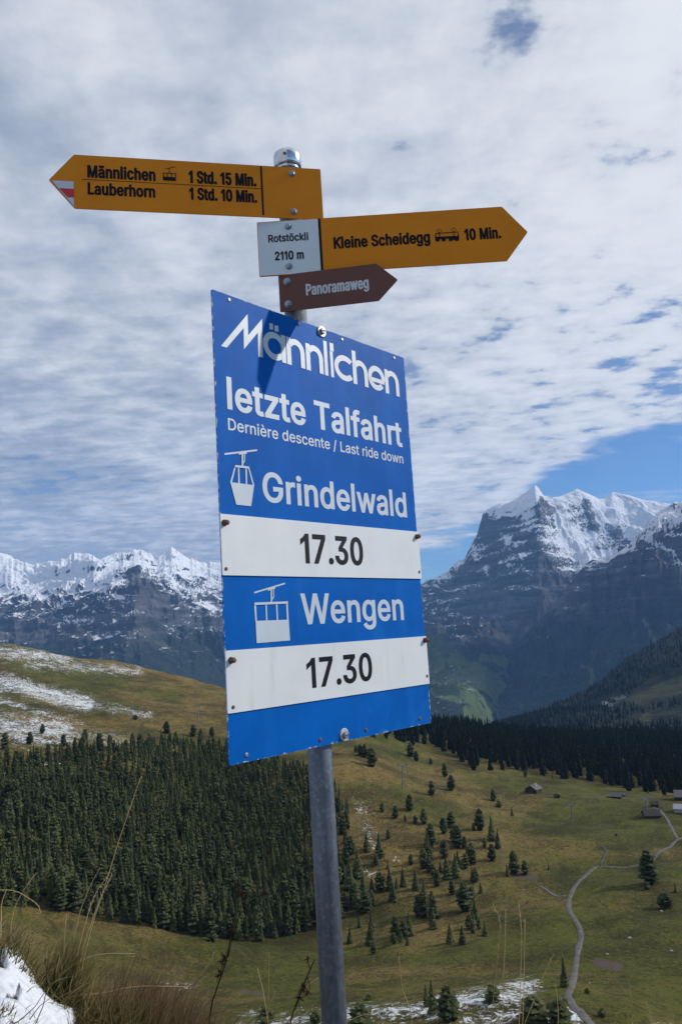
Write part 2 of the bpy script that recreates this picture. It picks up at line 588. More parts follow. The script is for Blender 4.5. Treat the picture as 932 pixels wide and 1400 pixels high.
snow = np.zeros_like(GX)
for s_ in [(240, 905, 300, 935, 6, .42, 500), (-150, 880, 90, 899, 16, .66, 600), (40, 908, 190, 917, 13, .58, 600), (-150, 905, 20, 935, 20, .7, 500), (0, 932, 120, 963, 17, .74, 500), (120, 963, 205, 977, 11, .52, 500),
           (-150, 985, 90, 1000, 34, .66, 350), (60, 1000, 170, 1014, 20, .5, 350), (0, 958, 70, 978, 9, .6, 400), (-60, 1050, 20, 1060, 10, .6, 300),
           (60, 1040, 100, 1055, 10, .55, 300), (170, 1010, 230, 1030, 8, .5, 300), (490, 1105, 512, 1150, 20, .55), (485, 1180, 515, 1200, 12, .5), (520, 1160, 560, 1190, 10, .4),
           (330, 1396, 480, 1388, 18, .7, 60, 260), (480, 1388, 600, 1376, 20, .72, 60, 260), (590, 1380, 720, 1354, 25, .8, 60, 260), (640, 1394, 780, 1390, 24, .74, 60, 260), (860, 1398, 932, 1400, 8, .5, 60, 260),
           (200, 1345, 270, 1350, 9, .5, 100, 300)]:
    snow = np.maximum(snow, seg(*s_) * (1.24 if s_[1] < 1030 else 1.1))
ks = np.zeros_like(GX)
for s_ in [(0, 1268, 38, 1290, 9, 1.1), (15, 1316, 62, 1304, 13, 1.15), (30, 1330, 55, 1350, 24, 1.25), (0, 1356, 70, 1352, 20, 1.2), (40, 1375, 95, 1380, 22, 1.2), (0, 1400, 90, 1400, 18, 1.1), (95, 1365, 108, 1352, 9, .95), (130, 1336, 152, 1338, 8, 1.0), (255, 1390, 278, 1396, 9, 1.0), (345, 1400, 400, 1399, 8, 1.0), (-300, 1330, -60, 1330, 60, 1.0)]:
    ks = np.maximum(ks, seg(*s_, 0.5, 6))
ks = ks + (ks > .05) * (fbm(GX / .12, GY / .12, 3) * .14 + fbm(GX / .3 + 4, GY / .3, 3) * .26)
knoll_snow = sstep(ks, 0.42, 0.60)
GZ = GZ + knoll_snow * 0.045 + sstep(ks, .5, 1.1) * .008
snow = np.maximum(snow, np.where(RR[None] < 8, ks * 1.35, 0))

dry = 0.45 + 0.55 * fbm(GX / 55, GY / 55, 4)
for s_ in [(470, 1040, 640, 1085, 22, .55), (200, 930, 330, 960, 30, .6), (100, 905, 250, 920, 14, .35), (440, 1090, 560, 1120, 25, .3), (0, 1000, 300, 990, 20, .4)]:
    dry = dry + seg(*s_)
for s_ in [(100, 925, 240, 950, 12, -.6), (760, 1130, 932, 1120, 40, -.35), (820, 1260, 932, 1330, 80, -.45), (640, 1060, 700, 1075, 15, -.5), (300, 1330, 430, 1360, 30, -.3)]:
    dry = dry + seg(*s_)
for s_ in [(430, 1130, 640, 1180, 26, .5), (560, 1290, 640, 1270, 16, .4), (20, 1260, 330, 1310, 10, -.25), (640, 1130, 740, 1190, 22, .2), (480, 1330, 700, 1320, 9, .45)]:
    dry = dry + seg(*s_)
soil = np.zeros_like(GX)
for s_ in [(815, 1316, 845, 1322, 6, 1.3), (705, 1195, 730, 1200, 9, .7), (650, 1155, 690, 1165, 8, .5), (330, 1355, 360, 1360, 8, .6), (240, 1325, 250, 1330, 8, .5), (170, 1300, 185, 1305, 6, .4)]:
    soil = np.maximum(soil, seg(*s_))


def ground_material():
    m, t, b = principled('alpine_turf', None, 0.95, 0, 0.1)
    p = t.pos()
    dist = t.vmath('LENGTH', p)
    nearf = t.step(dist, 6, 14)                          # the knoll underfoot is grown with straw
    n_l = t.noise(p, 0.035, 6, 0.6)
    n_m = t.noise(p, 0.16, 6, 0.65)
    n_s = t.noise(p, 0.9, 5, 0.7)
    n_k = t.noise(p, 9.0, 6, 0.7)
    d = t.math('ADD', t.attr('dry'), t.math('MULTIPLY', t.math('SUBTRACT', n_m, 0.5), 1.2))
    grass = t.mix(t.step(d, 0.15, 0.95), (0.108, 0.112, 0.021), (0.225, 0.160, 0.052))
    dark = t.step(t.math('ADD', t.math('MULTIPLY', n_s, 0.6), t.math('MULTIPLY', n_l, 0.55)), 0.50, 0.68)
    grass = t.mix(t.math('MULTIPLY', dark, 0.75), grass, (0.026, 0.023, 0.010))
    heath = t.step(n_m, 0.56, 0.66)
    grass = t.mix(t.math('MULTIPLY', heath, 0.35), grass, (0.070, 0.042, 0.022))
    pale = t.step(t.noise(p, 0.45, 5, 0.7), 0.60, 0.74)
    grass = t.mix(t.math('MULTIPLY', pale, 0.30), grass, (0.19, 0.165, 0.085))
    # trodden contour lines, tussocks and low heath: metre-sized mottling
    mp = t.n('ShaderNodeMapping')
    mp.inputs['Scale'].default_value = (0.045, 0.045, 0.85)
    t.put(mp.inputs[0], p)
    terr = t.noise(mp.outputs[0], 1.0, 6, 0.68, 0.5)
    grass = t.mix(t.step(terr, 0.50, 0.66, 0.0, 0.6), grass, (0.040, 0.036, 0.014))
    grass = t.mix(t.step(terr, 0.42, 0.30, 0.0, 0.35), grass, (0.20, 0.165, 0.065))
    tus = t.noise(p, 0.42, 8, 0.78)
    grass = t.mix(t.step(tus, 0.50, 0.63, 0.0, 0.75), grass, (0.034, 0.036, 0.013))
    grass = t.mix(t.step(t.noise(p, 0.28, 8, 0.8), 0.56, 0.66, 0.0, 0.5), grass, (0.21, 0.18, 0.075))
    grass = t.mix(t.step(t.noise(p, 0.7, 3, 0.6), 0.67, 0.71, 0.0, 0.8), grass, (0.020, 0.022, 0.010))
    grass = t.mix(t.step(t.noise(p, 1.1, 2, 0.6), 0.755, 0.775), grass, (0.34, 0.33, 0.30))
    grass = t.mix(t.step(t.math('ADD', t.attr('soil'), t.math('MULTIPLY', t.math('SUBTRACT', n_s, 0.5), 0.9)), 0.35, 0.75), grass, (0.115, 0.088, 0.072))
    knoll = t.mix(t.step(n_k, 0.35, 0.65), (0.030, 0.026, 0.012), (0.085, 0.070, 0.030))
    col = t.mix(nearf, knoll, grass)
    sn = t.attr('snow')
    fine = t.math('ADD', t.math('MULTIPLY', t.noise(p, 0.12, 7, 0.72), 0.42), t.math('MULTIPLY', t.noise(p, 0.75, 5, 0.8), 0.73))
    sfar = t.step(t.math('ADD', sn, t.math('MULTIPLY', t.math('SUBTRACT', fine, 0.62), 4.0)), 0.50, 0.85)
    snear = t.step(t.math('ADD', sn, t.math('MULTIPLY', t.math('SUBTRACT', n_k, 0.5), 0.55)), 0.55, 0.66)
    sf = t.math('ADD', t.math('MULTIPLY', sfar, nearf), t.math('MULTIPLY', snear, t.math('SUBTRACT', 1.0, nearf)))
    scol = t.mix(nearf, t.mix(t.step(t.noise(p, 26.0, 5, 0.7), 0.42, 0.7), (0.66, 0.685, 0.73), (0.50, 0.52, 0.55)), (0.74, 0.76, 0.79))
    col = t.mix(sf, col, scol)
    t.put(b.inputs['Base Color'], col)
    h = t.math('ADD', t.math('MULTIPLY', n_s, 1.0), t.math('MULTIPLY', t.noise(p, 3.0, 4, 0.7), 0.35))
    h = t.math('MULTIPLY', h, nearf)
    h = t.math('ADD', h, t.math('MULTIPLY', t.math('MULTIPLY', t.noise(p, 14.0, 6, 0.65), t.math('SUBTRACT', 0.035, t.math('MULTIPLY', snear, 0.024))), t.math('SUBTRACT', 1.0, nearf)))
    bump(t, b, h, 0.8, 1.3)
    return m


def grid_faces(nu, nv):
    i = np.arange(nu * nv).reshape(nu, nv)
    return np.stack([i[:-1, :-1], i[1:, :-1], i[1:, 1:], i[:-1, 1:]], -1).reshape(-1, 4)


M_GROUND = ground_material()
ground = mesh_obj('ground', np.stack([GX, GY, GZ], -1).reshape(-1, 3), grid_faces(NA, NR), M_GROUND, smooth=True,
                  attrs={'snow': snow.ravel(), 'dry': dry.ravel(), 'soil': soil.ravel()})
ground['kind'] = 'structure'
TANF = GZ / RR[None]


def gz(x, y):
    """height of the ground at x, y (arrays)"""
    x, y = np.asarray(x, float), np.asarray(y, float)
    a = np.arctan2(x, y)
    r = np.hypot(x, y)
    fa = np.clip((a - AZ[0]) / (AZ[1] - AZ[0]), 0, NA - 1.001)
    fr = np.clip((np.log(np.maximum(r, .31)) - LR[0]) / (LR[1] - LR[0]), 0, NR - 1.001)
    i, j = fa.astype(int), fr.astype(int)
    u, v = fa - i, fr - j
    return (GZ[i, j] * (1 - u) * (1 - v) + GZ[i + 1, j] * u * (1 - v) + GZ[i, j + 1] * (1 - u) * v + GZ[i + 1, j + 1] * u * v)


def hit(px, py, rmin=100.0):
    """where the line of sight through a picture point meets the ground beyond rmin"""
    d = ray(px, py)
    a = math.atan2(d[0], d[1])
    t = d[2] / math.hypot(d[0], d[1])
    r = np.exp(np.linspace(math.log(rmin), math.log(1290), 900))
    z = gz(np.sin(a) * r, np.cos(a) * r) / r
    k = np.argmax(z >= t)
    if not (z >= t).any():
        return None
    R = r[k]
    x, y = math.sin(a) * R, math.cos(a) * R
    return np.array([x, y, float(gz(x, y))])


# ------------------------------------------------------------------ mountains
def polyl(pts, rows):
    """picture polyline (px, py, R) -> functions of azimuth for tan and R"""
    a = np.array([az_of(p[0], p[1]) for p in pts])
    t = np.array([tan_at(az_of(p[0], p[1]), p[1]) for p in pts])
    r = np.array([p[2] for p in pts], float)
    o = np.argsort(a)
    return np.interp(rows, a[o], t[o]), np.interp(rows, a[o], r[o])


def mountain(name, lines, nu, nv, a0, a1, amp, seed, mat, freq=1.0, rib=0.0, pt=0.0, snow_segs=(), field_segs=(), crest_noise=0.0, smooth=False, back=1.0):
    """lines: from foot to crest, each a picture polyline with distances"""
    az = np.linspace(math.radians(a0), math.radians(a1), nu)
    ts, rs = [], []
    for ln in lines:
        t_, r_ = polyl(ln, az)
        ts.append(t_)
        rs.append(r_)
    if crest_noise:
        ts[-1] = ts[-1] + crest_noise * (ridged(az * 90 + seed, az * 0 + seed, 5) - .5)
    rs = np.array(rs)
    zs = np.array(ts) * rs
    k = len(lines)
    # back side
    rs = np.concatenate([rs, rs[-1:] + back * 900, rs[-1:] + back * 2400])
    zs = np.concatenate([zs, zs[-1:] - back * 700, zs[-1:] - back * 2000])
    kn = np.array(list(np.linspace(0, 1, k)) + [1.12, 1.3])
    t = np.concatenate([np.linspace(0, 1, nv), 1 + np.linspace(0.02, .3, max(6, nv // 14))])
    Rg = pchip(kn, rs, t).T
    Zg = pchip(kn, zs, t).T
    X, Y = np.sin(az)[:, None] * Rg, np.cos(az)[:, None] * Rg
    w = np.clip(np.sin(np.pi * np.clip(t, 0, 1)), 0, 1) ** 0.8
    w = np.where(t > 1, 0.15, w)[None]
    wx = fbm(X / (900 * freq) + seed, Y / (900 * freq), 3) * 260 * freq
    wy = fbm(X / (900 * freq) - seed, Y / (900 * freq) + 9, 3) * 260 * freq
    rd = ridged((X + wx) / (1500 * freq) + seed, (Y + wy) / (1500 * freq) - seed, 8, 0.60)
    Zg = Zg + amp * (rd - 0.42) * w
    if rib:
        rb = ridged(az[:, None] * 26 / freq + seed + 0.5 * fbm(X / 700, Y / 700 + seed, 3), t[None] * 1.2 + seed, 5, 0.55)
        Rr = -rib * (rb - 0.45) * w
        X, Y = X + np.sin(az)[:, None] * Rr, Y + np.cos(az)[:, None] * Rr
    if pt:
        # rock bands: terraced steps
        st = Zg / 140.0 + fbm(X / 800, Y / 800, 3) * 0.8
        Zg = Zg + pt * w * (np.abs((st % 1) - 0.5) - .25) * 2
    P = np.stack([X, Y, Zg], -1).reshape(-1, 3)
    px, py, _ = project(P)

    def segs(ss):
        v = np.zeros(len(P))
        for x0, y0, x1, y1, wd, s in ss:
            dx, dy = x1 - x0, y1 - y0
            q = np.clip(((px - x0) * dx + (py - y0) * dy) / (dx * dx + dy * dy + 1e-6), 0, 1)
            v += s * np.exp(-(np.hypot(px - x0 - q * dx, py - y0 - q * dy) / wd) ** 2)
        return v
    o = mesh_obj(name, P, grid_faces(nu, len(t)), mat, smooth=smooth, attrs={'snowbias': segs(snow_segs), 'field': segs(field_segs)})
    o['kind'] = 'structure'
    return o, P.reshape(nu, len(t), 3), py.reshape(nu, len(t)), px.reshape(nu, len(t))


def alpine_material(name, snow_z, snow_w, slope_k, tree_z, rock=(0.092, 0.090, 0.094), forest=(0.018, 0.026, 0.016), meadow=(0.110, 0.150, 0.044), base_field=-0.4, snow_gain=1.0, fscale=0.0032, speck=1.5, cap=1.2):
    m, t, b = principled(name, None, 0.9, 0, 0.1)
    g = t.n('ShaderNodeNewGeometry')
    p = g.outputs['Position']
    sp = t.n('ShaderNodeSeparateXYZ')
    t.put(sp.inputs[0], p)
    sn = t.n('ShaderNodeSeparateXYZ')
    t.put(sn.inputs[0], g.outputs['Normal'])
    z, nz = sp.outputs[2], sn.outputs[2]
    n1 = t.noise(p, 0.0022, 8, 0.65)
    n2 = t.noise(p, 0.011, 7, 0.68)
    mp = t.n('ShaderNodeMapping')
    mp.inputs['Scale'].default_value = (0.0012, 0.0012, 0.016)
    mp.inputs['Rotation'].default_value = (0.30, -0.42, 0)
    t.put(mp.inputs[0], p)
    strata = t.noise(mp.outputs[0], 1.0, 6, 0.62, 0.6)
    rk = t.mix(t.step(strata, 0.35, 0.65), tuple(c * 0.45 for c in rock), tuple(c * 1.6 for c in rock))
    rk = t.mix(t.step(n2, 0.45, 0.65), rk, tuple(c * .7 for c in rock))
    # woods and pasture low down
    f1 = t.math('ADD', t.attr('field'), t.math('ADD', base_field, t.math('MULTIPLY', t.math('SUBTRACT', t.noise(p, fscale, 6, 0.62, 0.8), 0.5), 3.2)))
    fieldf = t.step(f1, 0.0, 0.22)
    md = t.mix(t.step(n2, 0.4, 0.65), meadow, tuple(c * 0.6 for c in meadow))
    fo = t.mix(t.step(t.noise(p, 0.03, 4, 0.7), 0.4, 0.62), forest, tuple(c * 1.7 for c in forest))
    low = t.mix(fieldf, fo, md)
    tz = t.math('ADD', z, t.math('MULTIPLY', t.math('SUBTRACT', n1, 0.5), 700.0))
    col = t.mix(t.step(tz, tree_z - 120, tree_z + 160), low, rk)
    # snow
    s = t.math('DIVIDE', t.math('SUBTRACT', z, snow_z), snow_w)
    s = t.math('MINIMUM', s, cap)
    s = t.math('ADD', s, t.math('MULTIPLY', t.math('SUBTRACT', nz, 0.62), slope_k))
    s = t.math('ADD', s, t.math('MULTIPLY', t.math('SUBTRACT', n2, 0.5), 2.3 * snow_gain))
    s = t.math('ADD', s, t.math('MULTIPLY', t.math('SUBTRACT', strata, 0.5), 2.4 * snow_gain))
    s = t.math('ADD', s, t.math('MULTIPLY', t.math('SUBTRACT', n1, 0.5), 1.6 * snow_gain))
    s = t.math('ADD', s, t.math('MULTIPLY', t.math('SUBTRACT', t.noise(p, 0.02, 6, 0.75), 0.5), speck * snow_gain))
    s = t.math('ADD', s, t.attr('snowbias'))
    sf = t.step(s, 0.0, 0.45)
    col = t.mix(sf, col, (0.80, 0.82, 0.86))
    t.put(b.inputs['Base Color'], col)
    bump(t, b, t.math('ADD', t.math('MULTIPLY', n2, 55.0), t.math('MULTIPLY', t.noise(p, 0.05, 5, 0.7), 16.0)), 0.8, 1.0)
    return m



R_F, R_E, R_G = 9500, 9200, 6800
left_crest = [(-500, 752), (-300, 772), (-150, 760), (-60, 770), (0, 758.3), (13, 763), (33, 772.6), (50, 776), (65, 774), (86, 768), (103, 761.6), (116, 760), (133, 765), (140, 768), (150, 764),
              (173, 760), (186, 755), (200, 757), (213, 766.6), (221, 761), (229, 752.6), (234.5, 749), (240, 754), (253, 762), (266, 766.6), (283, 772), (298, 769), (330, 776), (400, 780),
              (480, 790), (560, 800), (575, 800), (583, 793), (592, 798), (620, 812), (660, 830)]
left_crest = [(a, b, R_F) for a, b in left_crest]
left_mid = [(-500, 840, 8300), (-150, 830, 8000), (0, 820, 8200), (80, 818, 7800), (165, 795, 7300), (190, 800, 7250), (220, 815, 7700), (300, 838, 8300), (450, 860, 8000), (590, 868, 8000), (660, 880, 8200)]
left_low = [(-500, 900, 6900), (0, 880, 6900), (120, 880, 6500), (200, 875, 6300), (300, 905, 6500), (450, 915, 6700), (590, 915, 6800), (660, 930, 6900)]
left_foot = [(-500, 985, 4800), (0, 990, 4800), (300, 1000, 5000), (450, 1000, 5200), (560, 998, 4400), (660, 1005, 4400)]
M_LEFT = alpine_material('snowy_range_left', 460, 450, 3.2, 60, base_field=-0.75, cap=0.95, speck=2.2)
mountain('mountain_range', [left_foot, left_low, left_mid, left_crest], 620, 260, -46, 13, 330, 3.3, M_LEFT, 0.9, 110, 20,
         snow_segs=[(185, 790, 215, 830, 16, -1.6), (0, 855, 60, 870, 18, -.9), (260, 790, 290, 800, 10, -.4), (60, 790, 120, 800, 25, .5), (240, 800, 290, 830, 14, .6), (-150, 800, 60, 800, 30, .4)],
         field_segs=[(590, 880, 640, 950, 30, .7), (130, 880, 190, 905, 10, .9), (190, 865, 240, 890, 10, .7), (150, 842, 175, 848, 7, 1.2), (590, 900, 620, 915, 14, 1.3), (590, 930, 640, 940, 10, 1.0), (620, 975, 670, 985, 8, .6), (600, 892, 640, 900, 6, .9)],
         crest_noise=0.004)

wet = [(400, 880), (480, 850), (540, 822), (578, 800), (593, 794), (609, 784), (628, 767.6), (634, 768.8), (642, 753), (653.5, 730), (660, 704.7), (667, 697), (680.7, 693), (698, 691), (713.7, 679.4), (725.4, 671),
       (731, 666.6), (737, 671.6), (743, 681), (756, 683), (779.7, 673.6), (787.5, 669), (803, 674.8), (818.6, 682.5), (826, 681), (836, 673.6), (857.4, 677.5), (880.7, 685), (900, 688), (916, 689), (932, 690), (1000, 720), (1100, 790), (1400, 860)]  # unseen crest past the right edge is lowered so sun reaches the valley
wet = [(a, b, R_E + (0 if a < 745 else min(900, (a - 745) * 8))) for a, b in wet]
wet_hi = [(400, 905, 8600), (540, 850, 8600), (600, 815, 8600), (645, 775, 8500), (680, 745, 8350), (720, 735, 8150), (740, 725, 8150), (765, 745, 8500), (800, 755, 8900), (860, 750, 9200), (932, 750, 9200), (1100, 810, 9000), (1400, 870, 9000)]
wet_mid = [(400, 930, 8000), (540, 890, 8000), (600, 860, 7900), (650, 835, 7800), (700, 820, 7500), (740, 810, 7350), (770, 815, 7600), (820, 820, 8000), (932, 830, 8000), (1100, 850, 8000), (1400, 880, 8000)]
wet_low = [(400, 960, 5700), (540, 930, 5700), (620, 897, 5700), (660, 890, 6000), (700, 890, 6900), (750, 890, 6900), (932, 900, 7000), (1400, 900, 7000)]
wet_foot = [(400, 1000, 4200), (560, 995, 4200), (640, 995, 4250), (665, 995, 4600), (720, 995, 5900), (750, 995, 5900), (932, 1000, 5900), (1400, 1000, 5900)]
M_WET = alpine_material('snowy_peak_right', 380, 600, 2.6, -150, base_field=-0.55, snow_gain=0.95, speck=3.4, cap=0.80)
mountain('mountain', [wet_foot, wet_low, wet_mid, wet_hi, wet], 560, 360, 1, 44, 430, 8.1, M_WET, 0.75, 90, 30,
         snow_segs=[(770, 705, 870, 715, 28, .35), (765, 745, 840, 760, 20, .8), (690, 715, 725, 735, 14, -1.3), (745, 690, 765, 735, 7, -1.2), (668, 715, 680, 745, 10, -1.2), (800, 690, 812, 720, 6, -1.4), (835, 730, 850, 745, 8, -1.2), (590, 800, 690, 860, 40, -.1), (800, 785, 830, 770, 12, 1.4), (735, 770, 780, 830, 14, -1.2), (655, 700, 670, 760, 10, -.9), (610, 800, 640, 780, 14, -.4), (735, 690, 738, 715, 5, -1.0), (760, 720, 800, 760, 14, .9), (690, 705, 715, 700, 14, .5), (820, 700, 900, 705, 22, .7), (700, 770, 725, 800, 12, .6), (640, 800, 740, 850, 30, -.5), (590, 830, 640, 850, 12, .4), (745, 700, 770, 740, 8, .4)],
         field_segs=[(590, 885, 670, 980, 42, .95), (590, 900, 640, 925, 16, 1.2), (600, 920, 690, 930, 10, 1.2), (660, 898, 690, 905, 5, 1.0), (640, 975, 680, 985, 10, .6), (690, 925, 720, 910, 4, .8), (600, 950, 640, 955, 8, .8), (680, 958, 730, 940, 5, .6)])

mat_g = [(560, 1015), (610, 988), (640, 955), (672, 915), (700, 888), (730, 858), (750, 838), (768, 813.4), (776, 801.8), (787.5, 788), (799, 774.6), (811, 765), (830, 765.6), (842, 757), (861, 743.5), (877, 728), (888.5, 714.4), (900, 702.7),
         (915.7, 693), (932, 687), (960, 690), (1000, 725), (1100, 790), (1400, 850)]  # out-of-view end shaped low as well, to keep its shadow off the valley
mat_g = [(a, b, R_G) for a, b in mat_g]
mg_hi = [(560, 1020, 6300), (610, 995, 6300), (640, 968, 6300), (672, 938, 6300), (730, 885, 6300), (770, 850, 6250), (811, 815, 6150), (860, 800, 6000), (900, 780, 5900), (932, 775, 5950), (1100, 830, 6000), (1400, 870, 6000)]
mg_mid = [(560, 1025, 5800), (610, 1000, 5800), (672, 962, 5800), (750, 900, 5750), (811, 868, 5650), (870, 850, 5550), (932, 840, 5600), (1100, 870, 5600), (1400, 890, 5600)]
mg_foot = [(560, 1040, 4700), (672, 1000, 4700), (750, 985, 4700), (932, 960, 4700), (1400, 930, 4700)]
M_MATT = alpine_material('dark_cliffs', 560, 520, 2.4, -20, rock=(0.085, 0.076, 0.074), base_field=-1.1, speck=2.6)
mountain('mountain', [mg_foot, mg_mid, mg_hi, mat_g], 460, 280, 5, 44, 330, 21.7, M_MATT, 0.5, 200, 45,
         snow_segs=[(885, 735, 925, 765, 7, 1.6), (870, 740, 890, 760, 8, .4), (790, 800, 850, 800, 20, -.3), (860, 800, 932, 830, 25, -.5), (900, 710, 932, 710, 14, .4)],
         field_segs=[(690, 960, 730, 935, 4, .9), (740, 930, 790, 915, 4, .6), (920, 790, 932, 792, 5, .8)])

# near wooded slope on the right, with pastures
cc = [(540, 1055, 2100), (620, 1020, 2100), (671, 993, 2150), (712, 981.5, 2200), (746.6, 967, 2300), (771.7, 956, 2400), (803, 940.8, 2500), (825, 926.6, 2600), (856, 900, 2700), (932, 858, 2900), (1100, 790, 3100), (1400, 720, 3200)]
cm = [(540, 1065, 1900), (671, 1003, 1900), (750, 982, 1900), (820, 960, 1950), (932, 925, 2050), (1400, 850, 2200)]
cf = [(540, 1085, 1350), (671, 1040, 1350), (800, 1035, 1350), (932, 1030, 1350), (1400, 1020, 1350)]
PAST = [(818, 962, 838, 957, 6, 1.5), (840, 958, 880, 956, 7, 1.5), (880, 955, 932, 930, 15, 1.8), (900, 945, 932, 945, 10, 1.2), (858, 985, 885, 980, 6, 1.4), (885, 982, 932, 975, 12, 1.2), (905, 1003, 932, 1001, 4, 1.4), (835, 964, 860, 972, 3, .7)]
M_NEARW = alpine_material('wooded_slope', 5000, 400, 0, 4000, forest=(0.014, 0.019, 0.012), meadow=(0.060, 0.066, 0.026), base_field=-1.5, fscale=0.009)
_, SP, SPY, SPX = mountain('hill', [cf, cm, cc], 240, 120, 3, 44, 40, 41.3, M_NEARW, 0.35, 0, 0, field_segs=PAST, smooth=True, back=0.5)

# valley floor reaching to the horizon under everything
vf = MB()
ringr = [1100, 2500, 4000, 6000, 9000, 12500]
vv = [(math.sin(a) * r, math.cos(a) * r, -760.0) for r in ringr for a in np.linspace(-.95, .95, 40)]
valley = mesh_obj('terrain', np.array(vv), grid_faces(len(ringr), 40), alpine_material('valley_floor', 9000, 500, 0, 4000, base_field=0.0), smooth=True)
valley['kind'] = 'structure'
# ------------------------------------------------------------------ signpost
POLE = np.array([-0.0817, 1.849])
POLE_R = 0.0275
gpz = float(gz(POLE[0], POLE[1]))
post = thing('signpost', 'round galvanised steel post with a shiny cap carrying all four signs', 'signpost', (POLE[0], POLE[1], gpz))
post_z = lambda z: z - gpz
b = MB()
b.lathe_z([(POLE_R, post_z(gpz - 0.35)), (POLE_R, post_z(1.196)), (POLE_R - .004, post_z(1.196))], 40)
po = b.build('pole', M_GALV, post, True)
b = MB()
b.lathe_z([(.0335, post_z(1.178)), (.0350, post_z(1.180)), (.0350, post_z(1.207)), (.0338, post_z(1.213)), (.029, post_z(1.218)), (.015, post_z(1.221)), (.002, post_z(1.222))], 40)
b.lathe_z([(.0285, post_z(1.168)), (.0295, post_z(1.169)), (.0295, post_z(1.1775)), (.0285, post_z(1.178))], 40)
co = b.build('cap', M_CHROME, post, True)
b = MB()
for i in range(6):
    a = -1.9 + i * 0
b.lathe_y([(.004, -.0365), (.0035, -.0345), (.0035, -.030)], -.004, post_z(1.197), 8)
b.build('set_screw', M_RUSTY, co)
for zc_ in (1.13, 0.985, 0.905, 0.815, 0.702, 0.06):
    b = MB()
    b.lathe_z([(POLE_R + .0005, post_z(zc_ - .011)), (POLE_R + .003, post_z(zc_ - .011)), (POLE_R + .003, post_z(zc_ + .011)), (POLE_R + .0005, post_z(zc_ + .011))], 32)
    b.build('clamp', M_GALV, post, True)
for o in post.children:
    for p_ in o.data.polygons:
        p_.use_smooth = abs(p_.normal.z) < 0.6

# ------------------------------------------------------------------ lettering
from mathutils.geometry import delaunay_2d_cdt

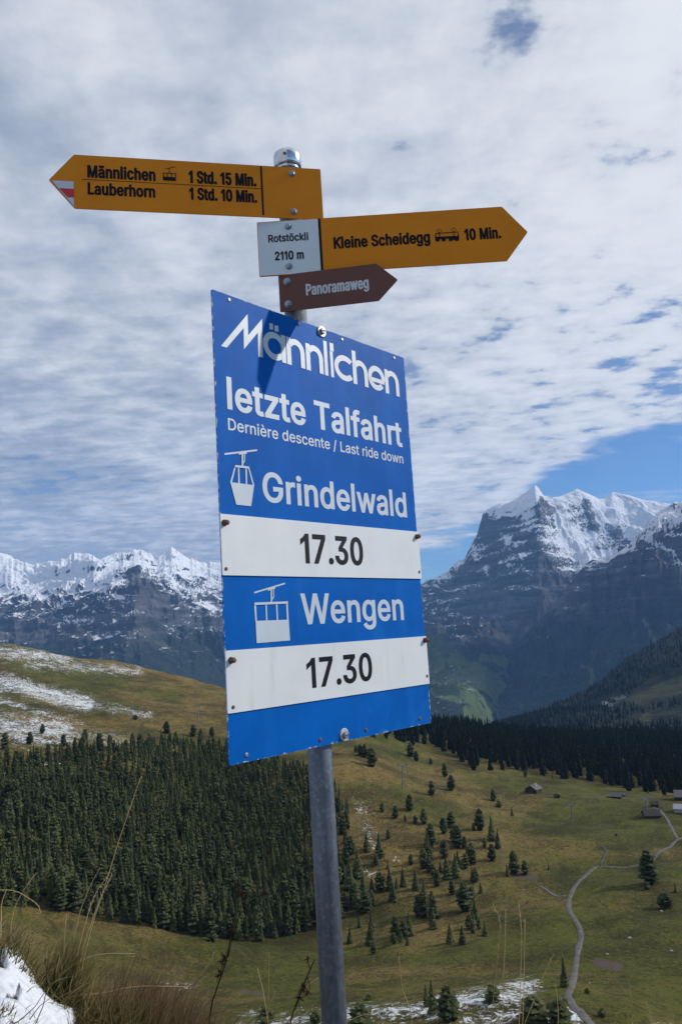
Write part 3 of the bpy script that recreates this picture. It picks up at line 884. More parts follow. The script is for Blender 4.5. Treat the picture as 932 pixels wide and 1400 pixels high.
# outlines of a plain grotesque, in thousandths; advance|contour;contour
GLYPHS = {
    '.': '188|95,-4 83,-3 73,1 63,9 55,18 51,29 50,41 51,53 55,64 63,73 73,81 83,85 95,87 107,85 118,81 128,73 135,64 140,53 141,41 140,29 135,18 128,9 118,1 107,-3',
    '/': '249|235,533 71,-76 14,-76 178,533',
    '0': '453|227,-7 191,-3 158,7 130,24 105,48 85,77 69,113 61,138 55,164 51,192 49,222 48,254 49,286 51,316 55,344 61,370 69,395 85,431 106,461 130,484 159,502 191,512 227,516 262,512 295,502 323,484 348,461 368,431 384,395 392,370 398,344 402,316 404,286 405,254 404,222 402,192 398,164 392,138 384,113 368,77 348,48 323,24 295,7 263,-3;227,50 250,52 271,60 290,74 306,92 320,116 330,144 338,176 342,213 344,254 342,295 338,332 330,365 320,393 306,416 290,435 271,449 250,457 227,460 203,457 182,449 163,435 147,416 134,393 123,365 115,332 111,295 109,254 111,213 115,176 123,144 134,116 147,92 163,74 182,60 203,52',
    '1': '300|162,0 162,432 158,432 35,345 35,410 110,450 165,509 225,509 225,0',
    '2': '453|64,0 64,47 234,229 282,282 294,298 303,312 311,327 316,341 319,356 320,371 319,389 315,405 308,419 298,431 287,441 273,449 258,455 241,458 224,460 205,458 188,454 172,447 159,438 148,427 139,413 132,398 128,381 127,362 66,362 68,391 75,418 86,442 102,464 121,482 143,496 168,507 196,513 225,516 254,513 281,507 306,497 328,482 346,465 361,445 372,423 379,398 381,372 380,354 377,336 371,318 363,299 351,280 336,259 267,180 153,60 153,57 389,57 389,0',
    '3': '453|218,-7 188,-5 159,1 133,10 108,22 88,38 70,57 57,79 48,104 44,132 109,132 112,115 118,100 126,87 137,76 150,66 165,59 182,54 200,51 219,50 239,51 258,55 275,61 291,69 304,80 315,93 323,108 328,125 329,145 328,163 323,180 316,196 306,211 292,223 275,234 254,241 229,246 201,248 157,248 157,299 288,448 288,452 70,452 70,509 372,509 372,461 211,278 211,289 247,290 279,286 308,276 333,262 354,244 371,222 383,198 391,173 393,145 390,116 383,90 370,66 354,45 333,27 309,12 281,2 251,-5',
    '5': '453|221,-7 192,-5 165,1 140,11 118,25 99,41 83,60 71,82 63,105 60,130 122,130 125,115 130,102 138,89 148,78 160,68 173,60 188,54 204,51 221,50 241,51 259,56 276,64 291,75 304,89 314,104 322,122 326,141 328,162 326,183 321,203 314,221 303,237 290,251 275,262 257,270 238,275 218,277 201,276 184,273 167,268 152,262 139,255 128,246 67,253 96,509 366,509 366,452 151,452 134,301 136,301 148,311 162,318 178,325 194,330 212,333 229,334 252,332 274,328 294,321 313,311 330,299 345,285 358,269 370,251 379,231 386,210 390,187 391,163 388,132 381,102 369,76 352,52 332,32 309,15 282,3 253,-4',
    '7': '453|97,0 323,448 323,452 62,452 62,509 391,509 391,449 165,0',
    'D': '502|219,0 96,0 96,57 215,57 254,60 288,68 318,81 343,99 363,122 379,149 390,181 397,216 399,255 397,294 390,329 379,361 364,388 344,410 320,428 291,441 258,449 221,452 93,452 93,509 225,509 254,507 281,504 307,498 331,489 353,478 385,455 412,426 433,391 444,367 451,342 457,315 460,286 462,255 460,224 457,195 451,168 443,142 433,119 421,97 406,77 390,60 371,44 351,31 328,20 303,11 277,5 249,1;125,509 125,0 60,0 60,509',
    'G': '520|269,-7 242,-6 217,-2 193,5 171,14 149,25 130,39 112,55 96,73 82,93 69,116 59,140 51,166 45,194 41,223 40,254 41,285 45,315 51,343 59,369 69,393 82,415 96,436 112,454 129,470 149,484 170,495 192,504 215,510 239,514 265,516 291,514 316,510 340,504 363,494 384,483 403,469 421,453 436,436 449,416 460,395 468,373 474,349 408,349 402,365 395,379 387,393 378,406 368,417 356,427 344,436 330,443 315,448 300,453 283,455 265,456 236,453 209,445 183,432 160,414 141,392 125,364 113,332 106,295 103,254 106,213 113,177 125,145 141,117 161,95 184,76 210,63 238,56 269,53 296,55 322,61 345,71 365,85 382,102 396,123 407,147 413,173 415,202 434,199 283,199 283,256 478,256 478,200 475,160 466,124 451,91 431,62 406,38 377,19 344,5 308,-4',
    'K': '467|104,145 104,216 139,261 174,303 212,344 364,509 448,509 231,276 228,276;60,0 60,509 125,509 125,334 124,225 125,193 125,0;372,0 188,259 228,309 449,0',
    'L': '393|60,0 60,509 125,509 125,57 361,57 361,0',
    'M': '628|60,0 60,509 152,509 277,187 287,159 299,123 311,84 322,49 307,49 318,83 330,121 342,158 352,187 476,509 568,509 568,0 504,0 504,291 504,327 505,369 506,413 507,457 513,457 498,409 482,363 467,322 456,291 342,0 286,0 170,291 159,321 145,361 129,408 112,457 119,457 120,416 121,372 122,328 122,291 122,0',
    'P': '445|60,0 60,509 235,509 272,506 305,499 332,487 356,471 375,452 390,430 400,404 407,377 409,348 407,318 400,291 390,265 375,243 356,223 332,207 305,195 272,188 235,186 109,186 109,242 233,242 257,244 279,248 297,256 312,266 324,279 333,294 339,310 343,328 344,348 343,367 339,385 333,402 324,416 312,428 297,439 279,446 257,451 232,452 125,452 125,0',
    'R': '449|60,0 60,509 236,509 273,506 305,500 333,489 356,473 376,455 390,433 401,408 407,381 409,352 407,323 401,296 390,271 376,250 356,232 333,217 305,206 273,200 236,198 96,198 96,255 234,255 258,256 280,260 298,267 313,276 325,287 334,300 340,316 344,333 345,352 344,371 340,389 334,405 325,419 313,430 298,440 279,446 258,451 233,452 125,452 125,0;353,0 230,229 303,229 428,0',
    'S': '447|224,-9 188,-7 156,-1 128,9 102,23 81,40 64,60 51,83 42,109 38,137 104,137 108,118 114,102 123,88 136,76 150,66 166,59 185,53 204,50 224,49 246,50 267,54 286,60 303,69 317,79 329,92 338,106 344,122 346,139 344,154 340,168 332,179 322,189 310,197 296,205 245,222 184,239 145,253 112,269 86,289 67,313 56,341 52,372 54,400 62,425 75,448 92,468 113,484 138,498 165,508 195,514 227,516 259,514 289,508 316,498 340,484 360,468 377,449 390,427 398,403 401,378 337,378 332,402 320,421 302,437 280,449 254,456 225,459 204,457 185,454 167,448 152,440 139,430 129,418 121,405 117,391 115,376 117,359 122,345 131,334 142,324 155,315 169,308 212,293 264,279 312,264 328,256 344,248 359,238 372,226 384,213 395,198 402,180 407,161 408,139 406,112 399,87 386,64 370,43 349,25 323,11 294,0 261,-7',
    'T': '449|32,452 32,509 417,509 417,452 257,452 257,0 193,0 193,452',
    'W': '686|155,0 16,509 82,509 163,196 175,145 187,94 197,40 189,40 200,94 211,145 224,196 306,509 380,509 462,196 474,145 486,94 497,40 488,40 499,94 510,145 523,196 603,509 670,509 530,0 455,0 368,323 351,391 336,475 350,475 335,395 318,323 230,0',
    'a': '389|160,-9 137,-7 115,-3 94,5 76,15 60,29 48,45 38,63 32,84 30,108 32,128 36,146 43,161 53,174 64,184 78,193 92,200 108,206 125,211 178,220 234,227 247,229 257,231 265,235 271,240 274,246 276,255 276,257 275,272 272,285 267,297 260,307 251,315 240,322 227,327 212,330 196,331 178,330 163,327 149,322 137,316 127,309 118,301 110,292 104,283 100,274 41,291 51,313 64,331 79,346 95,358 114,368 133,375 153,380 173,383 194,384 239,379 255,375 271,369 286,360 300,350 312,336 322,320 330,301 335,278 337,251 337,0 277,0 277,52 272,52 252,25 242,16 229,8 215,1 199,-4 181,-7;170,45 192,47 211,51 228,59 242,68 254,80 263,93 270,108 274,122 276,138 276,190 259,182 231,176 200,171 175,168 134,159 122,153 112,147 103,139 97,130 93,118 92,105 93,93 96,82 102,72 109,64 119,57 130,52 142,48 156,46',
    'b': '424|229,-8 208,-7 189,-3 172,4 159,12 147,21 138,31 118,59 112,59 112,0 53,0 53,509 114,509 114,319 118,319 137,346 147,355 158,364 171,373 188,379 207,383 229,384 259,382 287,374 313,361 335,342 354,320 370,293 381,261 388,227 390,189 388,151 381,116 370,84 355,57 336,34 313,16 288,3 260,-6;220,47 242,49 262,55 279,66 294,80 306,97 316,117 323,139 327,163 328,189 327,215 323,239 316,261 307,281 295,298 280,311 262,322 243,328 220,330 198,328 178,322 161,312 147,299 134,282 125,263 118,241 114,216 113,189 114,162 118,138 125,115 135,95 147,78 162,65 179,55 198,49',
    'c': '396|207,-8 174,-5 144,3 117,16 93,35 72,58 56,85 44,116 37,150 34,187 37,225 44,260 56,291 72,318 93,341 117,360 144,374 174,382 207,384 226,384 243,381 260,377 276,371 291,364 305,356 318,346 330,335 340,322 349,308 356,293 362,277 303,262 290,289 270,311 242,325 207,330 184,328 163,321 145,310 130,296 118,278 108,258 102,236 98,212 96,187 98,163 102,139 108,117 118,97 130,80 145,66 163,55 184,49 207,46 243,52 271,66 292,89 304,117 363,102 357,86 350,70 341,56 331,43 319,32 306,21 292,12 277,5 261,-1 244,-5 226,-7',
    'd': '424|195,-8 165,-6 137,3 111,16 89,34 70,57 55,84 43,116 36,151 34,189 36,227 43,261 55,293 70,320 89,342 112,361 137,374 165,382 196,384 218,383 237,379 253,373 267,364 278,355 287,346 306,319 311,319 311,509 372,509 372,0 313,0 313,59 307,59 287,31 277,21 266,12 252,4 236,-3 217,-7;205,47 226,49 246,55 263,65 278,78 290,95 299,115 306,138 310,162 312,189 310,216 306,241 300,263 290,282 278,299 263,312 246,322 227,328 205,330 182,328 162,322 145,311 130,298 118,281 108,261 102,239 98,215 96,189 98,163 102,139 109,117 118,97 130,80 145,66 162,55 182,49',
    'e': '404|212,-8 177,-5 145,3 117,16 92,35 72,58 56,85 44,116 37,150 34,187 36,224 44,258 55,290 71,317 91,340 115,359 142,373 172,382 205,384 226,383 246,380 266,374 285,366 303,355 319,341 334,324 347,305 357,282 365,256 370,227 371,194 371,169 75,169 75,221 338,221 310,202 308,226 304,248 298,269 288,286 277,301 263,314 246,323 227,328 205,330 183,328 164,323 146,313 131,301 119,286 109,270 102,251 97,231 96,211 96,178 98,151 102,127 110,106 121,88 135,73 151,61 169,53 190,48 212,46 227,47 241,49 254,53 265,58 276,65 285,73 294,82 300,93 306,105 365,91 358,72 348,55 335,39 320,26 302,14 283,4 261,-3 237,-7',
    'f': '254|228,379 228,327 6,327 6,379;81,0 81,432 82,452 87,470 96,486 107,499 120,510 135,519 152,525 169,529 187,530 222,527 243,521 227,468 215,472 195,474 178,472 164,468 154,460 147,449 143,435 142,419 142,0',
    'g': '425|207,-151 180,-149 156,-146 134,-140 114,-132 97,-122 82,-110 70,-97 59,-84 51,-69 101,-41 122,-66 131,-74 142,-82 154,-88 169,-93 187,-96 207,-97 236,-95 261,-87 282,-75 298,-58 308,-34 311,-6 311,68 306,68 287,41 277,32 266,23 252,16 236,10 217,6 195,5 165,7 138,14 113,27 90,43 71,65 55,90 43,120 36,154 34,191 36,229 43,263 55,293 71,320 90,342 112,361 138,374 166,382 196,384 218,383 237,379 253,373 267,365 279,356 288,346 308,319 313,319 313,379 372,379 372,-9 370,-40 363,-67 350,-90 334,-109 314,-124 291,-136 265,-144 237,-149;205,59 227,61 246,66 264,75 278,87 290,103 300,121 307,142 311,166 312,193 311,219 307,242 300,264 291,283 279,299 264,312 247,322 227,328 205,330 182,328 163,322 145,312 130,298 118,282 109,262 102,241 98,218 96,193 98,167 102,144 109,123 118,104 131,88 145,76 163,66 183,61',
    'h': '410|114,227 114,0 53,0 53,509 114,509 114,287 102,287 116,319 132,344 152,362 175,374 200,382 227,384 252,383 275,377 295,369 313,356 328,340 341,321 350,298 355,271 357,240 357,0 296,0 296,235 293,263 286,286 273,304 256,318 235,326 210,329 192,328 176,324 161,317 147,308 136,297 126,283 119,266 115,248',
    'i': '167|53,0 53,379 114,379 114,0;84,443 73,444 63,448 54,455 47,463 43,472 41,483 43,494 47,504 54,512 63,518 73,522 84,524 95,522 105,518 114,512 121,504 125,494 126,483 125,472 121,463 114,455 105,448 95,444',
    'k': '381|110,137 110,212 121,212 284,379 360,379 184,199 177,199;53,0 53,509 114,509 114,0;294,0 148,186 191,229 372,0',
    'l': '167|46,0 46,530 107,530 107,0',
    'm': '610|53,0 53,379 112,379 112,295 108,295 114,314 122,331 132,346 144,358 158,368 172,376 187,382 203,385 219,386 245,383 268,375 287,361 303,342 314,320 321,295 312,295 318,312 326,329 337,343 350,356 364,366 381,375 398,381 417,385 437,386 458,385 478,380 497,372 514,361 529,346 541,328 550,307 555,283 557,255 557,0 496,0 496,254 493,279 485,298 473,313 456,323 438,329 419,330 402,329 387,326 374,320 363,312 353,302 345,290 340,277 336,263 335,247 335,0 274,0 274,260 272,280 265,297 253,311 238,322 220,328 199,330 185,329 171,326 158,320 145,312 135,302 126,289 119,274 115,257 114,238 114,0',
    'n': '410|114,227 114,0 53,0 53,379 112,379 112,287 102,287 116,319 132,344 152,362 175,374 200,382 227,384 252,383 275,377 295,369 313,356 328,340 341,321 350,298 355,271 357,240 357,0 296,0 296,235 293,263 286,286 273,304 256,318 235,326 210,329 192,328 176,324 161,317 147,308 136,297 126,283 119,266 115,248',
    'o': '415|207,-8 174,-5 144,3 117,16 93,35 72,58 56,85 44,116 37,150 34,187 37,225 44,260 56,291 72,318 93,341 117,360 144,374 174,382 207,384 241,382 271,374 299,360 323,341 343,318 359,291 371,260 379,225 381,187 379,150 371,116 359,85 343,58 323,35 299,16 271,3 241,-5;207,46 231,49 252,55 270,66 285,80 298,97 307,117 314,139 318,163 319,187 318,212 314,236 307,258 298,278 285,296 270,310 252,321 231,328 207,330 184,328 163,321 145,310 130,296 118,278 108,258 102,236 98,212 96,187 98,163 102,139 108,117 118,97 130,80 145,66 163,55 184,49',
    'r': '259|53,0 53,379 112,379 112,321 115,321 124,339 137,354 152,367 171,377 191,383 213,385 229,384 243,384 243,322 230,324 207,326 190,324 174,321 159,315 146,306 135,296 126,284 119,269 115,254 114,237 114,0',
    's': '365|182,-8 157,-7 133,-3 112,3 93,12 76,24 62,38 50,54 41,73 36,94 94,107 101,87 111,72 124,60 141,52 160,47 181,45 206,47 227,53 244,62 258,74 265,88 268,103 266,115 262,126 254,136 243,144 229,150 212,155 149,170 118,180 92,192 72,208 58,227 50,249 47,274 49,295 55,314 65,332 79,347 95,360 115,370 137,378 161,383 187,384 212,383 234,379 254,372 271,363 286,352 299,339 309,324 318,308 324,290 268,277 262,291 254,304 243,316 228,325 210,331 187,333 166,331 147,326 131,317 119,305 111,292 109,277 110,264 115,253 124,243 136,235 152,229 172,223 229,209 261,200 287,187 306,171 320,153 328,131 331,107 329,85 323,65 312,47 298,31 281,18 260,6 236,-2 210,-7',
    't': '227|204,379 204,327 6,327 6,379;65,471 126,471 126,98 127,83 130,70 136,61 144,55 156,51 170,50 185,51 202,54 213,2 192,-3 168,-4 138,-1 113,7 92,21 77,41 68,64 65,93',
    'u': '410|182,-5 158,-3 135,2 115,11 97,23 82,39 69,59 60,82 54,109 53,139 53,379 114,379 114,144 116,117 124,94 137,75 154,61 175,53 200,50 218,51 234,55 249,62 263,71 274,83 283,97 290,113 295,132 296,153 296,379 357,379 357,0 298,0 298,92 307,92 294,60 277,35 257,17 234,5 209,-3',
    'w': '567|138,0 23,379 87,379 133,214 154,137 175,41 165,41 186,135 206,214 252,379 316,379 362,214 382,136 402,41 391,41 413,135 434,214 480,379 545,379 429,0 368,0 319,172 305,225 291,280 277,338 291,338 277,280 263,225 248,172 199,0',
    'z': '380|42,0 42,46 254,320 254,323 48,323 48,379 333,379 333,331 126,60 126,56 339,56 339,0',
    'ä': '389|160,-9 137,-7 115,-3 94,5 76,15 60,29 48,45 38,63 32,84 30,108 32,128 36,146 43,161 53,174 64,184 78,193 92,200 108,206 125,211 178,220 234,227 247,229 257,231 265,235 271,240 274,246 276,255 276,257 275,272 272,285 267,297 260,307 251,315 240,322 227,327 212,330 196,331 178,330 163,327 149,322 137,316 127,309 118,301 110,292 104,283 100,274 41,291 51,313 64,331 79,346 95,358 114,368 133,375 153,380 173,383 194,384 239,379 255,375 271,369 286,360 300,350 312,336 322,320 330,301 335,278 337,251 337,0 277,0 277,52 272,52 252,25 242,16 229,8 215,1 199,-4 181,-7;170,45 192,47 211,51 228,59 242,68 254,80 263,93 270,108 274,122 276,138 276,190 259,182 231,176 200,171 175,168 134,159 122,153 112,147 103,139 97,130 93,118 92,105 93,93 96,82 102,72 109,64 119,57 130,52 142,48 156,46;261,443 251,444 241,448 233,455 226,463 222,472 221,483 222,494 226,503 233,512 241,518 251,522 261,523 272,522 281,518 290,512 296,503 300,494 301,483 300,472 296,463 290,455 281,448 272,444;117,443 107,444 97,448 89,455 82,463 78,472 77,483 78,494 82,503 89,512 97,518 107,522 117,523 128,522 138,518 146,512 152,503 156,494 158,483 156,472 152,463 146,455 138,448 128,444',
    'è': '404|212,-8 177,-5 145,3 117,16 92,35 72,58 56,85 44,116 37,150 34,187 36,224 44,258 55,290 71,317 91,340 115,359 142,373 172,382 205,384 226,383 246,380 266,374 285,366 303,355 319,341 334,324 347,305 357,282 365,256 370,227 371,194 371,169 75,169 75,221 338,221 310,202 308,226 304,248 298,269 288,286 277,301 263,314 246,323 227,328 205,330 183,328 164,323 146,313 131,301 119,286 109,270 102,251 97,231 96,211 96,178 98,151 102,127 110,106 121,88 135,73 151,61 169,53 190,48 212,46 227,47 241,49 254,53 265,58 276,65 285,73 294,82 300,93 306,105 365,91 358,72 348,55 335,39 320,26 302,14 283,4 261,-3 237,-7;180,429 114,529 182,529 230,429',
    'ö': '415|207,-8 174,-5 144,3 117,16 93,35 72,58 56,85 44,116 37,150 34,187 37,225 44,260 56,291 72,318 93,341 117,360 144,374 174,382 207,384 241,382 271,374 299,360 323,341 343,318 359,291 371,260 379,225 381,187 379,150 371,116 359,85 343,58 323,35 299,16 271,3 241,-5;207,46 231,49 252,55 270,66 285,80 298,97 307,117 314,139 318,163 319,187 318,212 314,236 307,258 298,278 285,296 270,310 252,321 231,328 207,330 184,328 163,321 145,310 130,296 118,278 108,258 102,236 98,212 96,187 98,163 102,139 108,117 118,97 130,80 145,66 163,55 184,49;279,443 269,444 259,448 251,455 244,463 240,472 239,483 240,494 244,503 251,512 259,518 269,522 279,523 290,522 299,518 308,512 314,503 318,494 320,483 318,472 314,463 308,455 299,448 290,444;136,443 125,444 115,448 107,455 100,463 96,472 95,483 96,494 100,503 107,512 115,518 125,522 136,523 146,522 156,518 164,512 171,503 175,494 176,483 175,472 171,463 164,455 156,448 146,444',
    ' ': '188|',
}


def text_outline(body, x0, x1, z0, cap, stem):
    """lettering filled from its outlines: cap height and run length given, strokes thickened to stem * cap"""
    off, track = 0.0, 0.0
    for _ in range(6):                          # strokes grow outwards: widen the spacing by as much
        pen, lo, hi = 0.0, 1e9, -1e9
        for ch in body:
            adv, _, rest = GLYPHS[ch].partition('|')
            if rest:
                xs = [int(p.split(',')[0]) for c in rest.split(';') for p in c.split(' ')]
                lo, hi = min(lo, pen + min(xs)), max(hi, pen + max(xs))
            pen += int(adv) + track
        kx = (x1 - x0 - 2 * off) / (hi - lo)
        off = max(0.0, (stem * cap - 63 * kx) / 2)
        track = 0.7 * off / kx
    oz = off * .72                              # horizontal strokes grow a little less
    kz = (cap - 2 * oz) / 509.0
    V, Fc = [], []
    pen_l = []
    pen = 0.0
    for ch in body:                              # glyph by glyph: thicken the contours, triangulate, keep what is inside
        adv, _, rest = GLYPHS[ch].partition('|')
        cont = []
        for c in rest.split(';') if rest else ():
            P = np.array([[pen + int(q.split(',')[0]), int(q.split(',')[1])] for q in c.split(' ')], float)
            P = np.stack([x0 + off + (P[:, 0] - lo) * kx, z0 + oz + P[:, 1] * kz], 1)
            keep_ = np.linalg.norm(P - np.roll(P, 1, 0), axis=1) > 1e-7
            P = P[keep_]
            d = np.roll(P, -1, 0) - P
            d /= np.linalg.norm(d, axis=1)[:, None]
            nr = np.stack([-d[:, 1], d[:, 0]], 1)
            n0 = np.roll(nr, 1, 0)
            mt = (nr + n0) / np.maximum(1 + (nr * n0).sum(1), .45)[:, None]
            cont.append(P + mt * [off, oz])
        pen += int(adv) + track
        if not cont:
            continue
        pts, eds = [], []
        for P in cont:
            k = len(pts)
            pts += [Vector((p[0] * 1000, p[1] * 1000)) for p in P]
            eds += [(k + i, k + (i + 1) % len(P)) for i in range(len(P))]
        vo, _e, fo, *_ = delaunay_2d_cdt(pts, eds, [], 0, 1e-5)
        vo = np.array([(q[0], q[1]) for q in vo]) / 1000
        base = len(V)
        V += [tuple(q) for q in vo]
        for f_ in fo:
            c_ = vo[list(f_)].mean(0)
            w_ = 0
            for P in cont:
                A, B = P, np.roll(P, -1, 0)
                cr = (B[:, 0] - A[:, 0]) * (c_[1] - A[:, 1]) - (c_[0] - A[:, 0]) * (B[:, 1] - A[:, 1])
                w_ += int(((A[:, 1] <= c_[1]) & (B[:, 1] > c_[1]) & (cr > 0)).sum()) - int(((A[:, 1] > c_[1]) & (B[:, 1] <= c_[1]) & (cr < 0)).sum())
            if w_ < 0:
                Fc.append(tuple(base + i for i in f_))
    used = sorted({i for f_ in Fc for i in f_})
    idx = {o_: n_ for n_, o_ in enumerate(used)}
    v = np.array([(*V[i], 0) for i in used])
    f = [tuple(idx[i] for i in q) for q in Fc]
    if np.cross(v[f[0][1]] - v[f[0][0]], v[f[0][2]] - v[f[0][1]])[2] < 0:
        f = [q[::-1] for q in f]
    return v, f


class Lines:
    """stands in for a single mesh: every text call builds a lettering mesh of its own"""
    def __init__(s, mat, parent):
        s.mat, s.parent = mat, parent

    def add(s, vs, fs, mi=0):
        MB().add(vs, fs).build('lettering', s.mat, s.parent)


class Board:
    """a flat sign: local x along it, z up, y to the back; front face at y = 0"""
    def __init__(s, name, label, cat, x0y0, yaw, z0, group=None):
        s.o2 = np.array([x0y0[0], x0y0[1], z0])
        s.yaw = yaw
        s.root = thing(name, label, cat, s.o2, yaw, group)
        s.e = np.array([math.cos(yaw), math.sin(yaw), 0])
        s.n = np.array([math.sin(yaw), -math.cos(yaw), 0])

    def at(s, px, py):
        d = ray(px, py)
        t = (s.n @ s.o2) / (s.n @ d)
        q = d * t - s.o2
        return float(q @ s.e), float(q[2])

    def pts(s, org, sc, lst):
        return [s.at(org[0] + x / sc, org[1] + y / sc) for x, y in lst]

    def text(s, mb, body, org, sc, bl, br, cap, offset=0.17, y=-0.0006, mi=0):
        (x0, za), (x1, zb), (_, zc_) = s.pts(org, sc, [bl, br, cap])
        zb_ = (za + zb) / 2
        v, f = text_outline(body, x0, x1, zb_, zc_ - za, offset)
        mb.add(np.stack([v[:, 0], np.full(len(v), y), v[:, 1]], 1), f, mi)


def bolt_head(name, parent, x, z, r, mat, y0=0.0, proud=0.006, washer=0.0, hexa=True):
    b = MB()
    if washer:
        b.lathe_y([(washer * .55, y0 - .0003), (washer, y0 - .0003), (washer, y0 - .0022), (washer * .55, y0 - .0022)][::-1], x, z, 20)
    if hexa:
        b.lathe_y([(r * .2, y0 - proud - .001), (r * .75, y0 - proud), (r, y0 - proud * .72), (r, y0 - .0005)], x, z, 6, rot=random.random())
        b.lathe_y([(r * 1.1, y0 - .0018), (r * 1.15, y0 - .0012), (r * 1.15, y0 - .0002)], x, z, 16)
    else:
        b.lathe_y([(r * .2, y0 - proud), (r * .7, y0 - proud * .9), (r, y0 - proud * .45), (r, y0 - .0002)], x, z, 14)
    return b.build(name, mat, parent)


def rounded(poly, r=0.006, n=3):
    out = []
    N = len(poly)
    for i in range(N):
        p, a, c = np.array(poly[i]), np.array(poly[i - 1]), np.array(poly[(i + 1) % N])
        u, v = (a - p) / np.linalg.norm(a - p), (c - p) / np.linalg.norm(c - p)
        for k in range(n + 1):
            t = k / n
            q0, q1 = p + u * r * (1 - t), p + v * r * t
            out.append(tuple(p + (u * r) * (1 - t) ** 2 + (v * r) * t ** 2))
    return out


def on_pole(yaw, gap):
    return POLE + np.array([math.sin(yaw), -math.cos(yaw)]) * gap


# --- yellow arrow pointing left
ya = math.radians(11.73)
ZA, SA = (40, 190), 2.219
bd = Board('arrow_sign', 'yellow hiking arrow sign pointing left, reading Männlichen and Lauberhorn', 'sign', on_pole(ya, .032), ya, 1.023, 'hiking arrow signs on the post')
L, Rr, H_, T_ = -.5154, .078, .1374, -.5724
board = MB().prism(rounded([(L, 0), (Rr, 0), (Rr, H_), (L, H_), (T_, H_ / 2)], .003), 0, .003)
board.build('board', M_YELLOW, bd.root)
mb = Lines(M_BLACK, bd.root)
bd.text(mb, 'Männlichen', ZA, SA, (177, 119), (384, 126), (177, 81), .185)
bd.text(mb, 'Lauberhorn', ZA, SA, (178, 169), (383, 178), (178, 132), .185)
bd.text(mb, '1 Std. 15 Min.', ZA, SA, (484, 134), (690, 144), (484, 96), .185)
bd.text(mb, '1 Std. 10 Min.', ZA, SA, (486, 184), (692, 194), (486, 147), .185)
mb = MB()
xa, za = bd.pts(ZA, SA, [(162, 123)])[0]
xb, zb = bd.pts(ZA, SA, [(704, 152)])[0]
zm = (za + zb) / 2
mb.flat([(xa, zm), (xb, zm), (xb, zm + .0013), (xa, zm + .0013)], -.0006)
xv = bd.pts(ZA, SA, [(706, 150)])[0][0]
mb.flat([(xv - .0022, .005), (xv + .0022, .005), (xv + .0022, H_ - .002), (xv - .0022, H_ - .002)], -.0008)
mb.build('divider', M_BLACK, bd.root)
# cable-car pictogram
g = lambda l: bd.pts((210, 215), 18.64, l)
pm = MB()
pm.flat(g([(275, 300), (560, 235), (560, 250), (285, 308)]), -.0006)
pm.flat(g([(392, 275), (410, 272), (410, 420), (392, 420)]), -.0008)
pm.flat(g([(245, 395), (570, 415), (570, 428), (245, 412)]), -.0010)
for xx in (242, 340, 446, 549):
    pm.flat(g([(xx, 398), (xx + 20, 400), (xx + 20, 520), (xx, 515)]), -.0012)
pm.flat(g([(242, 500), (570, 518), (570, 610), (242, 590)]), -.0014)
pm.build('pictogram', M_BLACK, bd.root)
# white-red-white hiking mark
tipm = (T_ + .003, H_ / 2 - .001)
xr = bd.pts(ZA, SA, [(136, 170)])[0][0]
em = MB()
hh = H_ / 2 - .001
zt_, zb2 = hh, .002
em.flat([(tipm[0] + .004, hh), (xr, hh), (xr, zb2), (L + .0015, zb2)], -.0006, 0)
za1, za2 = H_ * .355, H_ * .195
xl = lambda z: T_ + .0065 + (L - T_) * (1 - z / (H_ / 2))
em.flat([(xl(za1), za1), (xr, za1), (xr, za2), (xl(za2), za2)], -.0010, 1)
em.build('trail_mark', [M_WHITE_LET, M_RED], bd.root)
for q in [(796, 105), (802, 220)]:
    x, z = bd.pts(ZA, SA, [q])[0]
    bolt_head('bolt', bd.root, x, z, .0074, M_BOLT)

# --- yellow arrow pointing right, with a white place field
yb = math.radians(-0.36)
ZB, SB = (340, 270), 2.33
bd = Board('arrow_sign', 'yellow arrow sign pointing right with white Rotstöckli field, reading Kleine Scheidegg', 'sign', on_pole(yb, .032), yb, 0.875, 'hiking arrow signs on the post')
L, Rr, T_, H_ = -.082, .5243, .5816, .1429
xs_ = bd.pts(ZB, SB, [(228, 150)])[0][0]
MB().prism(rounded([(L, 0), (Rr, 0), (T_, H_ / 2), (Rr, H_), (L, H_)], .003), 0, .003).build('board', M_YELLOW, bd.root)
MB().flat([(L + .0015, .0015), (xs_, .0015), (xs_, H_ - .0015), (L + .0015, H_ - .0015)], -.0006).build('place_field', M_WHITE_FIELD, bd.root)
mb = MB()
mb.flat([(xs_ - .0025, .001), (xs_ + .0035, .001), (xs_ + .0035, H_ - .001), (xs_ - .0025, H_ - .001)], -.0010)
mb.build('divider', M_BLACK, bd.root)
mb = Lines(M_BLACK, bd.root)
bd.text(mb, 'Rotstöckli', ZB, SB, (63, 143), (190, 137), (63, 119), .165, -.0014)
bd.text(mb, '2110 m', ZB, SB, (84, 202), (176, 195), (84, 174), .17, -.0014)
bd.text(mb, 'Kleine Scheidegg', ZB, SB, (271, 162), (578, 146), (271, 125), .19)
bd.text(mb, '10 Min.', ZB, SB, (687, 136), (804, 131), (687, 99), .185)
g = lambda l: bd.pts((585, 305), 8.4727, l)
pm = MB()
pm.flat(g([(78, 160), (355, 148), (357, 178), (345, 192), (305, 195), (250, 180), (130, 186), (90, 200), (80, 190)]), -.0006)
for cx_, cy_ in ((108, 195), (178, 193), (262, 190), (330, 188)):
    pm.flat(g([(cx_ + 26 * math.cos(k * .5236), cy_ + 22 * math.sin(k * .5236)) for k in range(12)]), -.0008)
pm.flat(g([(82, 118), (350, 100), (350, 108), (82, 127)]), -.0010)
for xx in (80, 124, 290, 340):
    pm.flat(g([(xx, 120), (xx + 10, 120), (xx + 10, 165), (xx, 165)]), -.0012)
